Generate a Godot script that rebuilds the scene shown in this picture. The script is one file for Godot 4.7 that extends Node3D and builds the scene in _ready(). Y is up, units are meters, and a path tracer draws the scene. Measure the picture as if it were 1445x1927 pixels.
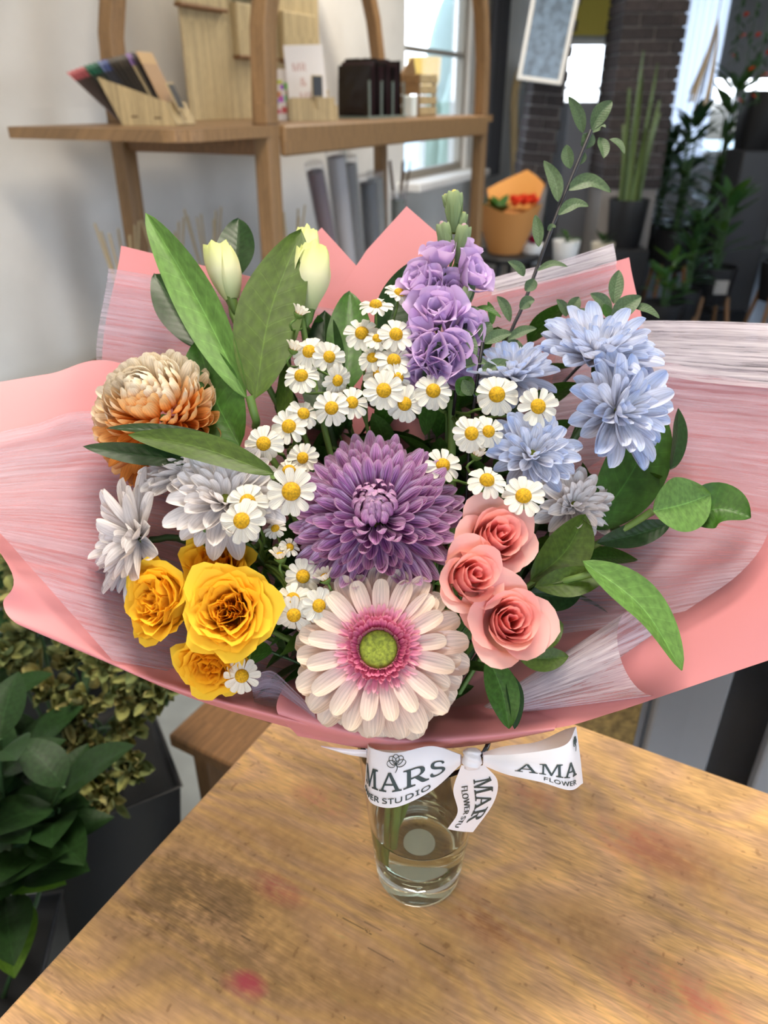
extends Node3D

const F := 1391.0
const T := 0.90                       # height of the table top
var cam_pos := Vector3(-0.028, 1.45, 0.385)
var cam_basis := Basis(Vector3.RIGHT, deg_to_rad(-29.1))
var M := {}
var X := {}
var used := {}
var rng := RandomNumberGenerator.new()

func _ready() -> void:
	rng.seed = 7
	look()
	textures()
	materials()
	room()
	shelf_unit()
	shelf_goods()
	far_corner()
	near_floor()
	workbench()
	vase()
	wrapping()
	bow()
	big_flowers()
	roses()
	daisy_mums()
	tall_flowers()
	chamomile()
	greenery()

func look() -> void:
	var cam := Camera3D.new()
	cam.name = "camera"
	add_child(cam)
	cam.transform = Transform3D(cam_basis, cam_pos)
	var a := CameraAttributesPhysical.new()
	a.frustum_focal_length = 12.0 / tan(atan(963.5 / F))
	a.exposure_aperture = 5.2
	a.frustum_focus_distance = 0.45
	cam.attributes = a
	cam.fov = rad_to_deg(2.0 * atan(963.5 / F))
	cam.near = 0.02
	cam.far = 200.0
	cam.current = true
	var e := Environment.new()
	e.background_mode = Environment.BG_SKY
	var sm := ProceduralSkyMaterial.new()
	sm.sky_top_color = Color(0.74, 0.84, 0.98)
	sm.sky_horizon_color = Color(0.96, 0.98, 1.0)
	sm.ground_horizon_color = Color(0.80, 0.82, 0.82)
	sm.ground_bottom_color = Color(0.55, 0.55, 0.53)
	sm.sky_energy_multiplier = 2.6
	sm.ground_energy_multiplier = 1.0
	var sky := Sky.new()
	sky.sky_material = sm
	e.sky = sky
	e.tonemap_mode = Environment.TONE_MAPPER_LINEAR
	e.tonemap_exposure = 0.85
	e.sdfgi_enabled = true
	e.ssao_enabled = true
	e.ssil_enabled = true
	var we := WorldEnvironment.new()
	we.name = "environment"
	we.environment = e
	add_child(we)
	# ceiling panel lamps: each a glowing diffuser with an area light just under it
	panel_lamp(Vector3(0.05, 2.98, -0.45), 0.9, 0.6, 6.4, Color(1.0, 0.95, 0.88), "white ceiling panel lamp above the workbench")
	panel_lamp(Vector3(-0.9, 2.98, 1.3), 1.2, 0.6, 2.0, Color(1.0, 0.92, 0.82), "white ceiling panel lamp above the shop entrance")
	panel_lamp(Vector3(0.6, 2.98, -3.6), 1.2, 0.6, 5.6, Color(1.0, 0.96, 0.90), "white ceiling panel lamp above the display shelf")

func panel_lamp(p: Vector3, w: float, d: float, energy: float, c: Color, label: String) -> void:
	var t := thing("ceiling_lamp", label, "lamp", p)
	var fm := mat(Color(0.9, 0.9, 0.9), 0.5)
	part(t, "housing", box(Vector3(w + 0.06, 0.05, d + 0.06), 0.006), fm, Transform3D(Basis(), Vector3(0, 0.015, 0)))
	var gm := StandardMaterial3D.new()
	gm.albedo_color = Color(1, 1, 1)
	gm.emission_enabled = true
	gm.emission = c
	gm.emission_energy_multiplier = 2.0
	part(t, "diffuser", box(Vector3(w, 0.01, d), 0.002), gm, Transform3D(Basis(), Vector3(0, -0.015, 0)))
	var l := AreaLight3D.new()
	l.name = "light"
	l.area_size = Vector2(w, d)
	l.light_energy = energy
	l.light_color = c
	l.shadow_enabled = true
	l.area_range = 20.0
	l.area_attenuation = 2.0
	add_child(l, true)
	l.transform = Transform3D(Basis(Vector3.RIGHT, -PI / 2), p + Vector3(0, -0.03, 0))

# ---------- pixels to places ----------
func ray(px: float, py: float) -> Vector3:
	return cam_basis * Vector3((px - 722.5) / F, -(py - 963.5) / F, -1.0)
func at(px: float, py: float, d: float) -> Vector3:
	return cam_pos + ray(px, py) * d
func on_y(px: float, py: float, y: float) -> Vector3:
	var r := ray(px, py)
	return cam_pos + r * ((y - cam_pos.y) / r.y)
func on_z(px: float, py: float, z: float) -> Vector3:
	var r := ray(px, py)
	return cam_pos + r * ((z - cam_pos.z) / r.z)
func canopy(px: float, py: float) -> float:      # how far the crown of the bouquet lies along the view
	return 0.432 + 0.10 * clampf((1250.0 - py) / 800.0, -0.1, 1.2) + 0.012 * pow((px - 722.0) / 600.0, 2.0)
func lean(dx: float, dy: float, toward := 1.0) -> Vector3:   # a direction: right, up, towards the viewer
	return (cam_basis * Vector3(dx, dy, toward)).normalized()
func frame_of(n: Vector3, spin := 0.0) -> Basis:
	var s := n.cross(Vector3(0.3, 0.2, 0.93)).normalized()
	var b := Basis(s, n, s.cross(n))
	return b * Basis(Vector3.UP, spin)

# ---------- naming ----------
func numbered(n: String) -> String:
	var k: int = used.get(n, 0)
	used[n] = k + 1
	return n if k == 0 else "%s_%03d" % [n, k]
func tag(o: Node, label: String, cat: String, group := "", kind := "") -> void:
	if label: o.set_meta("label", label)
	if cat: o.set_meta("category", cat)
	if group: o.set_meta("group", group)
	if kind: o.set_meta("kind", kind)
func thing(n: String, label: String, cat: String, at_ := Vector3.ZERO, group := "", b := Basis()) -> Node3D:
	var o := Node3D.new()
	o.name = numbered(n)
	add_child(o)
	o.transform = Transform3D(b, at_)
	tag(o, label, cat, group)
	return o
func part(parent: Node, n: String, mesh: Mesh, m: Material, xf := Transform3D()) -> MeshInstance3D:
	var o := MeshInstance3D.new()
	o.name = n
	o.mesh = mesh
	o.material_override = m
	o.transform = xf
	parent.add_child(o, true)
	return o
func lone(n: String, mesh: Mesh, m: Material, label: String, cat: String, xf := Transform3D(), group := "") -> MeshInstance3D:
	var o := part(self, numbered(n), mesh, m, xf)
	tag(o, label, cat, group)
	return o
func setting(n: String, mesh: Mesh, m: Material, xf := Transform3D(), label := "") -> MeshInstance3D:
	var o := part(self, n, mesh, m, xf)
	tag(o, label, "", "", "structure")
	return o
func copy_of(o: Node3D, xf: Transform3D, label: String, base_name: String) -> Node3D:
	var c: Node3D = o.duplicate()
	c.name = numbered(base_name)
	add_child(c)
	c.transform = xf
	c.set_meta("label", label)
	return c

# ---------- meshes ----------
func build(v: PackedVector3Array, idx: PackedInt32Array, uv: PackedVector2Array, col: PackedColorArray, weld := {}) -> ArrayMesh:
	var n := PackedVector3Array()
	n.resize(v.size())
	for t in range(0, idx.size(), 3):
		var a := v[idx[t]]; var b := v[idx[t + 1]]; var c := v[idx[t + 2]]
		var fn := (c - a).cross(b - a)
		for k in 3:
			n[idx[t + k]] += fn
	for k in weld:
		var s: Vector3 = n[k] + n[weld[k]]
		n[k] = s; n[weld[k]] = s
	for k in n.size():
		n[k] = n[k].normalized() if n[k].length_squared() > 1e-24 else Vector3.UP
	var arr := []
	arr.resize(Mesh.ARRAY_MAX)
	arr[Mesh.ARRAY_VERTEX] = v
	arr[Mesh.ARRAY_NORMAL] = n
	arr[Mesh.ARRAY_TEX_UV] = uv
	if col.size(): arr[Mesh.ARRAY_COLOR] = col
	arr[Mesh.ARRAY_INDEX] = idx
	var m := ArrayMesh.new()
	m.add_surface_from_arrays(Mesh.PRIMITIVE_TRIANGLES, arr)
	return m

# a surface from fn(u, v) with u and v from 0 to 1; cfn gives vertex colours
func grid(nu: int, nv: int, fn: Callable, cfn = null, closed := false, uvs := Vector2.ONE) -> ArrayMesh:
	var v := PackedVector3Array(); var uv := PackedVector2Array(); var col := PackedColorArray(); var idx := PackedInt32Array()
	for i in nu + 1:
		for j in nv + 1:
			var a := float(i) / nu; var b := float(j) / nv
			v.append(fn.call(a, b))
			uv.append(Vector2(b * uvs.x, a * uvs.y))
			if cfn != null: col.append(cfn.call(a, b))
	for i in nu:
		for j in nv:
			var k := i * (nv + 1) + j
			idx.append_array(PackedInt32Array([k, k + nv + 1, k + 1, k + 1, k + nv + 1, k + nv + 2]))
	var weld := {}
	if closed:
		for i in nu + 1:
			weld[i * (nv + 1)] = i * (nv + 1) + nv
	return build(v, idx, uv, col, weld)

# turned shape: profile of (radius, height) from the bottom up
func lathe(prof: Array, seg := 24) -> ArrayMesh:
	var np := prof.size() - 1
	var f := func(a: float, b: float) -> Vector3:
		var p: Vector2 = prof[int(round(a * np))]
		return Vector3(cos(b * TAU) * p.x, p.y, sin(b * TAU) * p.x)
	return grid(np, seg, f, null, true)

# smooth curve through points
func spline(p: Array, t: float) -> Variant:
	var n := p.size() - 1
	var x := clampf(t, 0.0, 1.0) * n
	var i := mini(int(x), n - 1)
	var w := x - i
	var b = p[i]; var c = p[i + 1]
	var a = p[i - 1] if i > 0 else b * 2.0 - c
	var d = p[i + 2] if i + 2 <= n else c * 2.0 - b
	return (b * 2.0 + (c - a) * w + (a * 2.0 - b * 5.0 + c * 4.0 - d) * (w * w) + (b * 3.0 - a - c * 3.0 + d) * (w * w * w)) * 0.5

# round rod along a smooth path; r0 at the start, r1 at the end
func tube(pts: Array, r0: float, r1: float, seg := 6, steps := 0) -> ArrayMesh:
	var n := steps if steps else maxi(2, (pts.size() - 1) * 4)
	if pts.size() == 2 and steps == 0: n = 1
	var fr := []
	var side := Vector3.ZERO
	for i in n + 1:
		var t := float(i) / n
		var c: Vector3 = spline(pts, t)
		var tg: Vector3 = (spline(pts, minf(t + 0.01, 1.0)) - spline(pts, maxf(t - 0.01, 0.0))).normalized()
		if side == Vector3.ZERO:
			side = tg.cross(Vector3(0.31, 0.23, 0.92)).normalized()
		side = (side - tg * side.dot(tg)).normalized()
		fr.append([c, side, tg.cross(side), lerpf(r0, r1, t)])
	var v := PackedVector3Array(); var uv := PackedVector2Array(); var idx := PackedInt32Array()
	for i in n + 1:
		for j in seg + 1:
			var an := TAU * j / seg
			v.append(fr[i][0] + (fr[i][1] * cos(an) + fr[i][2] * sin(an)) * fr[i][3])
			uv.append(Vector2(float(j) / seg, float(i) / n))
	for i in n:
		for j in seg:
			var k := i * (seg + 1) + j
			idx.append_array(PackedInt32Array([k, k + seg + 1, k + 1, k + 1, k + seg + 1, k + seg + 2]))
	var weld := {}
	for i in n + 1: weld[i * (seg + 1)] = i * (seg + 1) + seg
	for e in [0, n]:
		var s := v.size()
		v.append(fr[e][0]); uv.append(Vector2.ZERO)
		for j in seg + 1:
			v.append(v[e * (seg + 1) + j]); uv.append(Vector2.ZERO)
		for j in seg:
			idx.append_array(PackedInt32Array([s, s + 2 + j, s + 1 + j] if e != 0 else [s, s + 1 + j, s + 2 + j]))
	return build(v, idx, uv, PackedColorArray(), weld)

# box with bevelled edges
func box(s: Vector3, b := 0.003) -> ArrayMesh:
	var h := s / 2.0
	b = minf(b, minf(h.x, minf(h.y, h.z)) * 0.6)
	var st := SurfaceTool.new()
	st.begin(Mesh.PRIMITIVE_TRIANGLES)
	st.set_smooth_group(-1)
	var sg := [-1.0, 1.0]
	var quad := func(p: Array, out: Vector3):
		var n: Vector3 = (p[2] - p[0]).cross(p[1] - p[0])
		var o := [0, 1, 2, 0, 2, 3] if n.dot(out) > 0 else [0, 2, 1, 0, 3, 2]
		for k in o:
			var q: Vector3 = p[k]
			var a := out.abs()
			st.set_uv(Vector2(q.z, q.y) if a.x > a.y and a.x > a.z else (Vector2(q.x, q.z) if a.y > a.z else Vector2(q.x, q.y)))
			st.add_vertex(q)
	for ax in 3:
		var a1 := (ax + 1) % 3; var a2 := (ax + 2) % 3
		for s0 in sg:
			var o := Vector3.ZERO; o[ax] = s0
			var q := []
			for c in [[-1, -1], [1, -1], [1, 1], [-1, 1]]:
				var p := Vector3.ZERO
				p[ax] = s0 * h[ax]; p[a1] = c[0] * (h[a1] - b); p[a2] = c[1] * (h[a2] - b)
				q.append(p)
			quad.call(q, o)
		for s1 in sg:
			for s2 in sg:
				var e := []
				for c in [[0, -1], [0, 1], [1, 1], [1, -1]]:
					var p := Vector3.ZERO
					p[ax] = c[1] * (h[ax] - b)
					p[a1] = s1 * (h[a1] - (b if c[0] else 0.0)); p[a2] = s2 * (h[a2] - (0.0 if c[0] else b))
					e.append(p)
				var o := Vector3.ZERO; o[a1] = s1; o[a2] = s2
				quad.call(e, o)
	for sx in sg:
		for sy in sg:
			for sz in sg:
				quad.call([Vector3(sx * h.x, sy * (h.y - b), sz * (h.z - b)), Vector3(sx * (h.x - b), sy * h.y, sz * (h.z - b)), Vector3(sx * (h.x - b), sy * (h.y - b), sz * h.z), Vector3(sx * (h.x - b), sy * (h.y - b), sz * h.z)], Vector3(sx, sy, sz))
	st.generate_normals()
	return st.commit()

# flat shape with an outline in x and y, given thickness along z
func slab(poly: PackedVector2Array, d: float) -> ArrayMesh:
	var st := SurfaceTool.new()
	st.begin(Mesh.PRIMITIVE_TRIANGLES)
	st.set_smooth_group(-1)
	var tri := Geometry2D.triangulate_polygon(poly)
	var area := 0.0
	for i in poly.size():
		area += poly[i].cross(poly[(i + 1) % poly.size()])
	for s in [1.0, -1.0]:
		for t in range(0, tri.size(), 3):
			var p := [poly[tri[t]], poly[tri[t + 1]], poly[tri[t + 2]]]
			var cw: bool = (p[1] - p[0]).cross(p[2] - p[0]) < 0.0
			if cw != (s > 0): p.reverse()
			for q in p:
				st.set_uv(q); st.add_vertex(Vector3(q.x, q.y, s * d / 2.0))
	for i in poly.size():
		var a := poly[i]; var b := poly[(i + 1) % poly.size()]
		if area < 0.0:
			var c := a; a = b; b = c
		for q in [[a, 1.0], [b, -1.0], [b, 1.0], [a, 1.0], [a, -1.0], [b, -1.0]]:
			st.set_uv(q[0] + Vector2(0, q[1] * d / 2)); st.add_vertex(Vector3(q[0].x, q[0].y, q[1] * d / 2.0))
	st.generate_normals()
	return st.commit()

# ---------- materials ----------
func mat(c: Color, rough := 0.6, metal := 0.0, spec := 0.5) -> StandardMaterial3D:
	var m := StandardMaterial3D.new()
	m.albedo_color = c
	m.roughness = rough
	m.metallic = metal
	m.metallic_specular = spec
	return m
func lin(h: String) -> Color:
	return Color(h).srgb_to_linear()
func noise_image(w: int, h: int, freq: float, sd: int, oct := 3) -> Image:
	var n := FastNoiseLite.new()
	n.seed = sd
	n.frequency = freq
	n.fractal_octaves = oct
	n.noise_type = FastNoiseLite.TYPE_SIMPLEX_SMOOTH
	return n.get_image(w, h)
func stretched(w: int, h: int, sw: int, sh: int, freq: float, sd: int) -> PackedByteArray:   # noise drawn out along one axis
	var i := noise_image(sw, sh, freq, sd)
	i.resize(w, h, Image.INTERPOLATE_CUBIC)
	i.convert(Image.FORMAT_L8)
	return i.get_data()

func textures() -> void:
	# lengthwise streaks of petals
	var w := 64; var h := 64
	var s1 := stretched(w, h, 64, 4, 0.16, 3)
	var s2 := stretched(w, h, 64, 8, 0.5, 9)
	var d := PackedByteArray()
	var dp := PackedByteArray()
	for k in w * h:
		var g := 238 + int((s1[k] - 128) * 0.16 + (s2[k] - 128) * 0.12)
		d.append(clampi(g, 170, 255))
		dp.append(clampi(222 + int((s1[k] - 128) * 0.45 + (s2[k] - 128) * 0.42), 120, 255))
	X.streak = ImageTexture.create_from_image(Image.create_from_data(w, h, false, Image.FORMAT_L8, d))
	X.streak_strong = ImageTexture.create_from_image(Image.create_from_data(w, h, false, Image.FORMAT_L8, dp))
	# veins of a leaf: across is x, along is y
	w = 192; h = 384
	var col := PackedByteArray(); var hgt := PackedByteArray()
	var nz := noise_image(w, h, 0.03, 21); nz.convert(Image.FORMAT_L8)
	var nd := nz.get_data()
	for y in h:
		for x in w:
			var a := absf(x / float(w - 1) * 2.0 - 1.0)
			var u := y / float(h - 1)
			var wob := (nd[y * w + x] - 128) / 128.0
			var rib := clampf(1.0 - a / 0.035, 0.0, 1.0)
			var ph := fposmod((u - a * 0.16 + a * a * 0.05 + wob * 0.003) * 11.0, 1.0)
			var vein := clampf(1.0 - absf(ph - 0.5) / 0.045, 0.0, 1.0) * clampf((0.95 - a) * 4.0, 0.0, 1.0)
			var net := clampf(1.0 - absf(wob) * 14.0, 0.0, 1.0) * 0.25
			var g := 0.78 + 0.10 * wob + 0.20 * rib + 0.10 * vein + 0.03 * net
			col.append(clampi(int(g * 255), 0, 255)); col.append(clampi(int((g + 0.01 * rib) * 255), 0, 255)); col.append(clampi(int((g + 0.12 * rib) * 255), 0, 255))
			hgt.append(clampi(int((0.5 + 0.4 * sin(ph * TAU + 1.57) * (1.0 - a * 0.5) * -0.5 - 0.3 * rib - 0.2 * vein) * 255), 0, 255))
	X.leaf = ImageTexture.create_from_image(Image.create_from_data(w, h, false, Image.FORMAT_RGB8, col))
	X.leaf_h = ImageTexture.create_from_image(Image.create_from_data(w, h, false, Image.FORMAT_L8, hgt))
	# brushed print on the wrapping film: white with gaps
	w = 1024; h = 1024
	var f1 := stretched(w, h, 24, 512, 0.10, 31)
	var f2 := stretched(w, h, 90, 1024, 0.22, 37)
	var f3 := stretched(w, h, 12, 64, 0.15, 41)
	var fd := PackedByteArray()
	fd.resize(w * h * 4)
	for k in w * h:
		var s := (f1[k] - 128) / 128.0 * 0.7 + (f2[k] - 128) / 128.0 * 0.55
		var body := (f3[k] - 128) / 128.0 * 0.22
		var al := 0.60 + body * 0.9 + s * 0.20
		if s < -0.40 - body: al *= 0.50
		fd[k * 4] = clampi(int(206 + s * 22), 0, 255); fd[k * 4 + 1] = clampi(int(198 + s * 22), 0, 255); fd[k * 4 + 2] = clampi(int(206 + s * 20), 0, 255)
		fd[k * 4 + 3] = clampi(int(al * 255), 12, 240)
	X.film = ImageTexture.create_from_image(Image.create_from_data(w, h, false, Image.FORMAT_RGBA8, fd))
	# furniture oak: grain along y
	w = 512; h = 512
	var o1 := stretched(w, h, 512, 12, 0.08, 51)
	var o2 := stretched(w, h, 512, 40, 0.3, 52)
	var od := PackedByteArray()
	for k in w * h:
		var g := 1.0 + (o1[k] - 128) / 128.0 * 0.13 + (o2[k] - 128) / 128.0 * 0.10
		od.append(clampi(int(208 * g), 0, 255)); od.append(clampi(int(206 * g), 0, 255)); od.append(clampi(int(200 * g), 0, 255))
	X.oak = ImageTexture.create_from_image(Image.create_from_data(w, h, false, Image.FORMAT_RGB8, od))
	# mottling for plaster, concrete, clay
	var sp := noise_image(256, 256, 0.02, 61, 5); sp.convert(Image.FORMAT_L8)
	var sd := sp.get_data()
	for k in sd.size(): sd[k] = clampi(236 + int((sd[k] - 128) * 0.05), 0, 255)
	X.mottle = ImageTexture.create_from_image(Image.create_from_data(256, 256, false, Image.FORMAT_L8, sd))
	var sd3 := sp.get_data()
	for k in sd3.size(): sd3[k] = clampi(228 + int((sd3[k] - 128) * 0.13), 0, 255)
	X.concrete = ImageTexture.create_from_image(Image.create_from_data(256, 256, false, Image.FORMAT_L8, sd3))
	var sd2 := sp.get_data()
	for k in sd2.size(): sd2[k] = clampi(205 + int((sd2[k] - 128) * 0.45), 0, 255)
	X.blotch = ImageTexture.create_from_image(Image.create_from_data(256, 256, false, Image.FORMAT_L8, sd2))

func textured(m: StandardMaterial3D, t: Texture2D, sc := Vector3.ONE, tri := false) -> StandardMaterial3D:
	m.albedo_texture = t
	m.uv1_scale = sc
	if tri:
		m.uv1_triplanar = true
		m.uv1_triplanar_sharpness = 4.0
	return m

func materials() -> void:
	var pm := mat(Color.WHITE, 0.62, 0.0, 0.35)
	pm.vertex_color_use_as_albedo = true
	pm.albedo_texture = X.streak
	pm.backlight_enabled = true
	pm.backlight = Color(0.78, 0.76, 0.74)
	M.petal = pm
	var p2: StandardMaterial3D = pm.duplicate()
	p2.albedo_texture = X.streak_strong
	M.petal_lined = p2
	var rm: StandardMaterial3D = pm.duplicate()
	rm.albedo_texture = null
	rm.roughness = 0.7
	rm.backlight = Color(0.86, 0.84, 0.80)
	M.rose = rm
	for k in [["leaf", "4c7a2e", 0.42], ["leaf_pale", "78a850", 0.55], ["leaf_dark", "2d4c24", 0.40], ["leaf_grey", "66805a", 0.5], ["leaf_olive", "587426", 0.48], ["leaf_fill", "4d7434", 0.45], ["leaf_shop", "2f5226", 0.5]]:
		var m := mat(Color(k[1]), k[2], 0.0, 0.38)
		m.albedo_texture = X.leaf
		m.heightmap_enabled = true
		m.heightmap_texture = X.leaf_h
		m.heightmap_scale = 0.022
		m.backlight_enabled = true
		m.backlight = Color(0.42, 0.46, 0.2)
		M[k[0]] = m
	M.stem = mat(Color("5f7d38"), 0.55)
	M.stem_dark = mat(Color("15131a"), 0.5)
	M.stem_deep = mat(Color("33502a"), 0.55)
	M.disc = textured(mat(Color("e8b400"), 0.8), X.blotch, Vector3.ONE * 90.0, true)
	M.disc_green = textured(mat(Color("93a332"), 0.8), X.blotch, Vector3.ONE * 60.0, true)
	var pk := mat(Color("c78085"), 0.42, 0.0, 0.4)
	pk.backlight_enabled = true
	pk.backlight = Color(0.36, 0.33, 0.33)
	M.pink = pk
	var fm := mat(Color(1, 1, 1), 0.46, 0.0, 0.35)
	fm.albedo_texture = X.film
	fm.transparency = BaseMaterial3D.TRANSPARENCY_ALPHA
	fm.albedo_color = Color(0.84, 0.80, 0.84, 0.74)
	M.film = fm
	var f2: StandardMaterial3D = fm.duplicate()
	f2.albedo_color = Color(1, 1, 1, 1)
	M.film_double = f2
	M.oak = textured(mat(Color("a8835a"), 0.5), X.oak, Vector3(3, 3, 3))
	M.oak_dark = textured(mat(Color("9a7048"), 0.5), X.oak, Vector3(3, 3, 3))
	M.birch = textured(mat(Color("dcc69a"), 0.6), X.oak, Vector3(2, 2, 2))
	M.plaster = textured(mat(Color("e9e6e0"), 0.9), X.mottle, Vector3.ONE * 0.7, true)
	M.white = mat(Color("eceae6"), 0.5)
	M.black = mat(Color("1c1c1e"), 0.45)
	M.charcoal = mat(Color("2f3033"), 0.5)
	M.concrete = textured(mat(Color("a3a9a8"), 0.7), X.concrete, Vector3.ONE * 1.3, true)
	var gp := mat(Color(0.96, 0.99, 0.99, 0.06), 0.02)
	gp.transparency = BaseMaterial3D.TRANSPARENCY_ALPHA
	M.pane = gp

# ---------- room ----------
const U := Vector3(0.434, 0, -0.901)        # along the display shelf and the window wall
const WW := Vector3(-0.901, 0, -0.434)      # from the shelf towards that wall
const CN := Vector3(-0.382, 0, -2.115)      # foot of the shelf's near arch
func su(a: float, y: float, b: float) -> Vector3:
	return CN + U * a + WW * b + Vector3(0, y, 0)
var SB := Basis(Vector3(0.434, 0, -0.901), Vector3.UP, Vector3(0.901, 0, 0.434))   # x along the shelf, z towards the shop

func join(list: Array) -> ArrayMesh:
	var st := SurfaceTool.new()
	st.begin(Mesh.PRIMITIVE_TRIANGLES)
	for k in list:
		st.append_from(k[0], 0, k[1])
	return st.commit()
func moved(x: float, y: float, z: float) -> Transform3D:
	return Transform3D(Basis(), Vector3(x, y, z))

# a wall along local x from 0 to len with openings [x0, x1, y0, y1]
func wall_mesh(length: float, height: float, thick: float, holes: Array) -> ArrayMesh:
	var l := []
	var x := 0.0
	var put := func(x0: float, x1: float, y0: float, y1: float):
		if x1 - x0 > 0.001 and y1 - y0 > 0.001:
			l.append([box(Vector3(x1 - x0, y1 - y0, thick), 0.0), moved((x0 + x1) / 2, (y0 + y1) / 2, -thick / 2)])
	for h in holes:
		put.call(x, h[0], 0.0, height)
		put.call(h[0], h[1], 0.0, h[2])
		put.call(h[0], h[1], h[3], height)
		x = h[1]
	put.call(x, length, 0.0, height)
	return join(l)

# frame, mullions and panes of a window set in a wall; local x along the wall
func window_in(n: String, o: Vector3, b: Basis, h: Array, cols: int, rows: int, fm: Material, depth := 0.06, glazed := true) -> void:
	var t := Node3D.new()
	t.name = n
	add_child(t)
	t.transform = Transform3D(b, o)
	tag(t, "", "", "", "structure")
	var fw := 0.05
	var w: float = h[1] - h[0]; var hh: float = h[3] - h[2]
	for y in [h[2] + fw / 2, h[3] - fw / 2]:
		part(t, "window_frame", box(Vector3(w, fw, depth), 0.004), fm, moved((h[0] + h[1]) / 2, y, -0.06))
	for x in [h[0] + fw / 2, h[1] - fw / 2]:
		part(t, "window_frame", box(Vector3(fw, hh - 2 * fw, depth), 0.004), fm, moved(x, (h[2] + h[3]) / 2, -0.06))
	for k in range(1, cols):
		part(t, "mullion", box(Vector3(0.035, hh - 2 * fw, depth * 0.8), 0.004), fm, moved(h[0] + w * k / cols, (h[2] + h[3]) / 2, -0.06))
	for k in range(1, rows):
		part(t, "transom", box(Vector3(w - 2 * fw, 0.03, depth * 0.8), 0.004), fm, moved((h[0] + h[1]) / 2, h[2] + hh * k / rows, -0.06))
	if not glazed: return
	part(t, "pane", box(Vector3(w - fw, hh - fw, 0.006), 0.0), M.pane, moved((h[0] + h[1]) / 2, (h[2] + h[3]) / 2, -0.06))

func foot_of(px: float, z: float) -> Vector3:      # a place on the ground outside, in line with a picture column
	var p := on_z(px, 150, z)
	return Vector3(p.x, -0.4, p.z)

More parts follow.
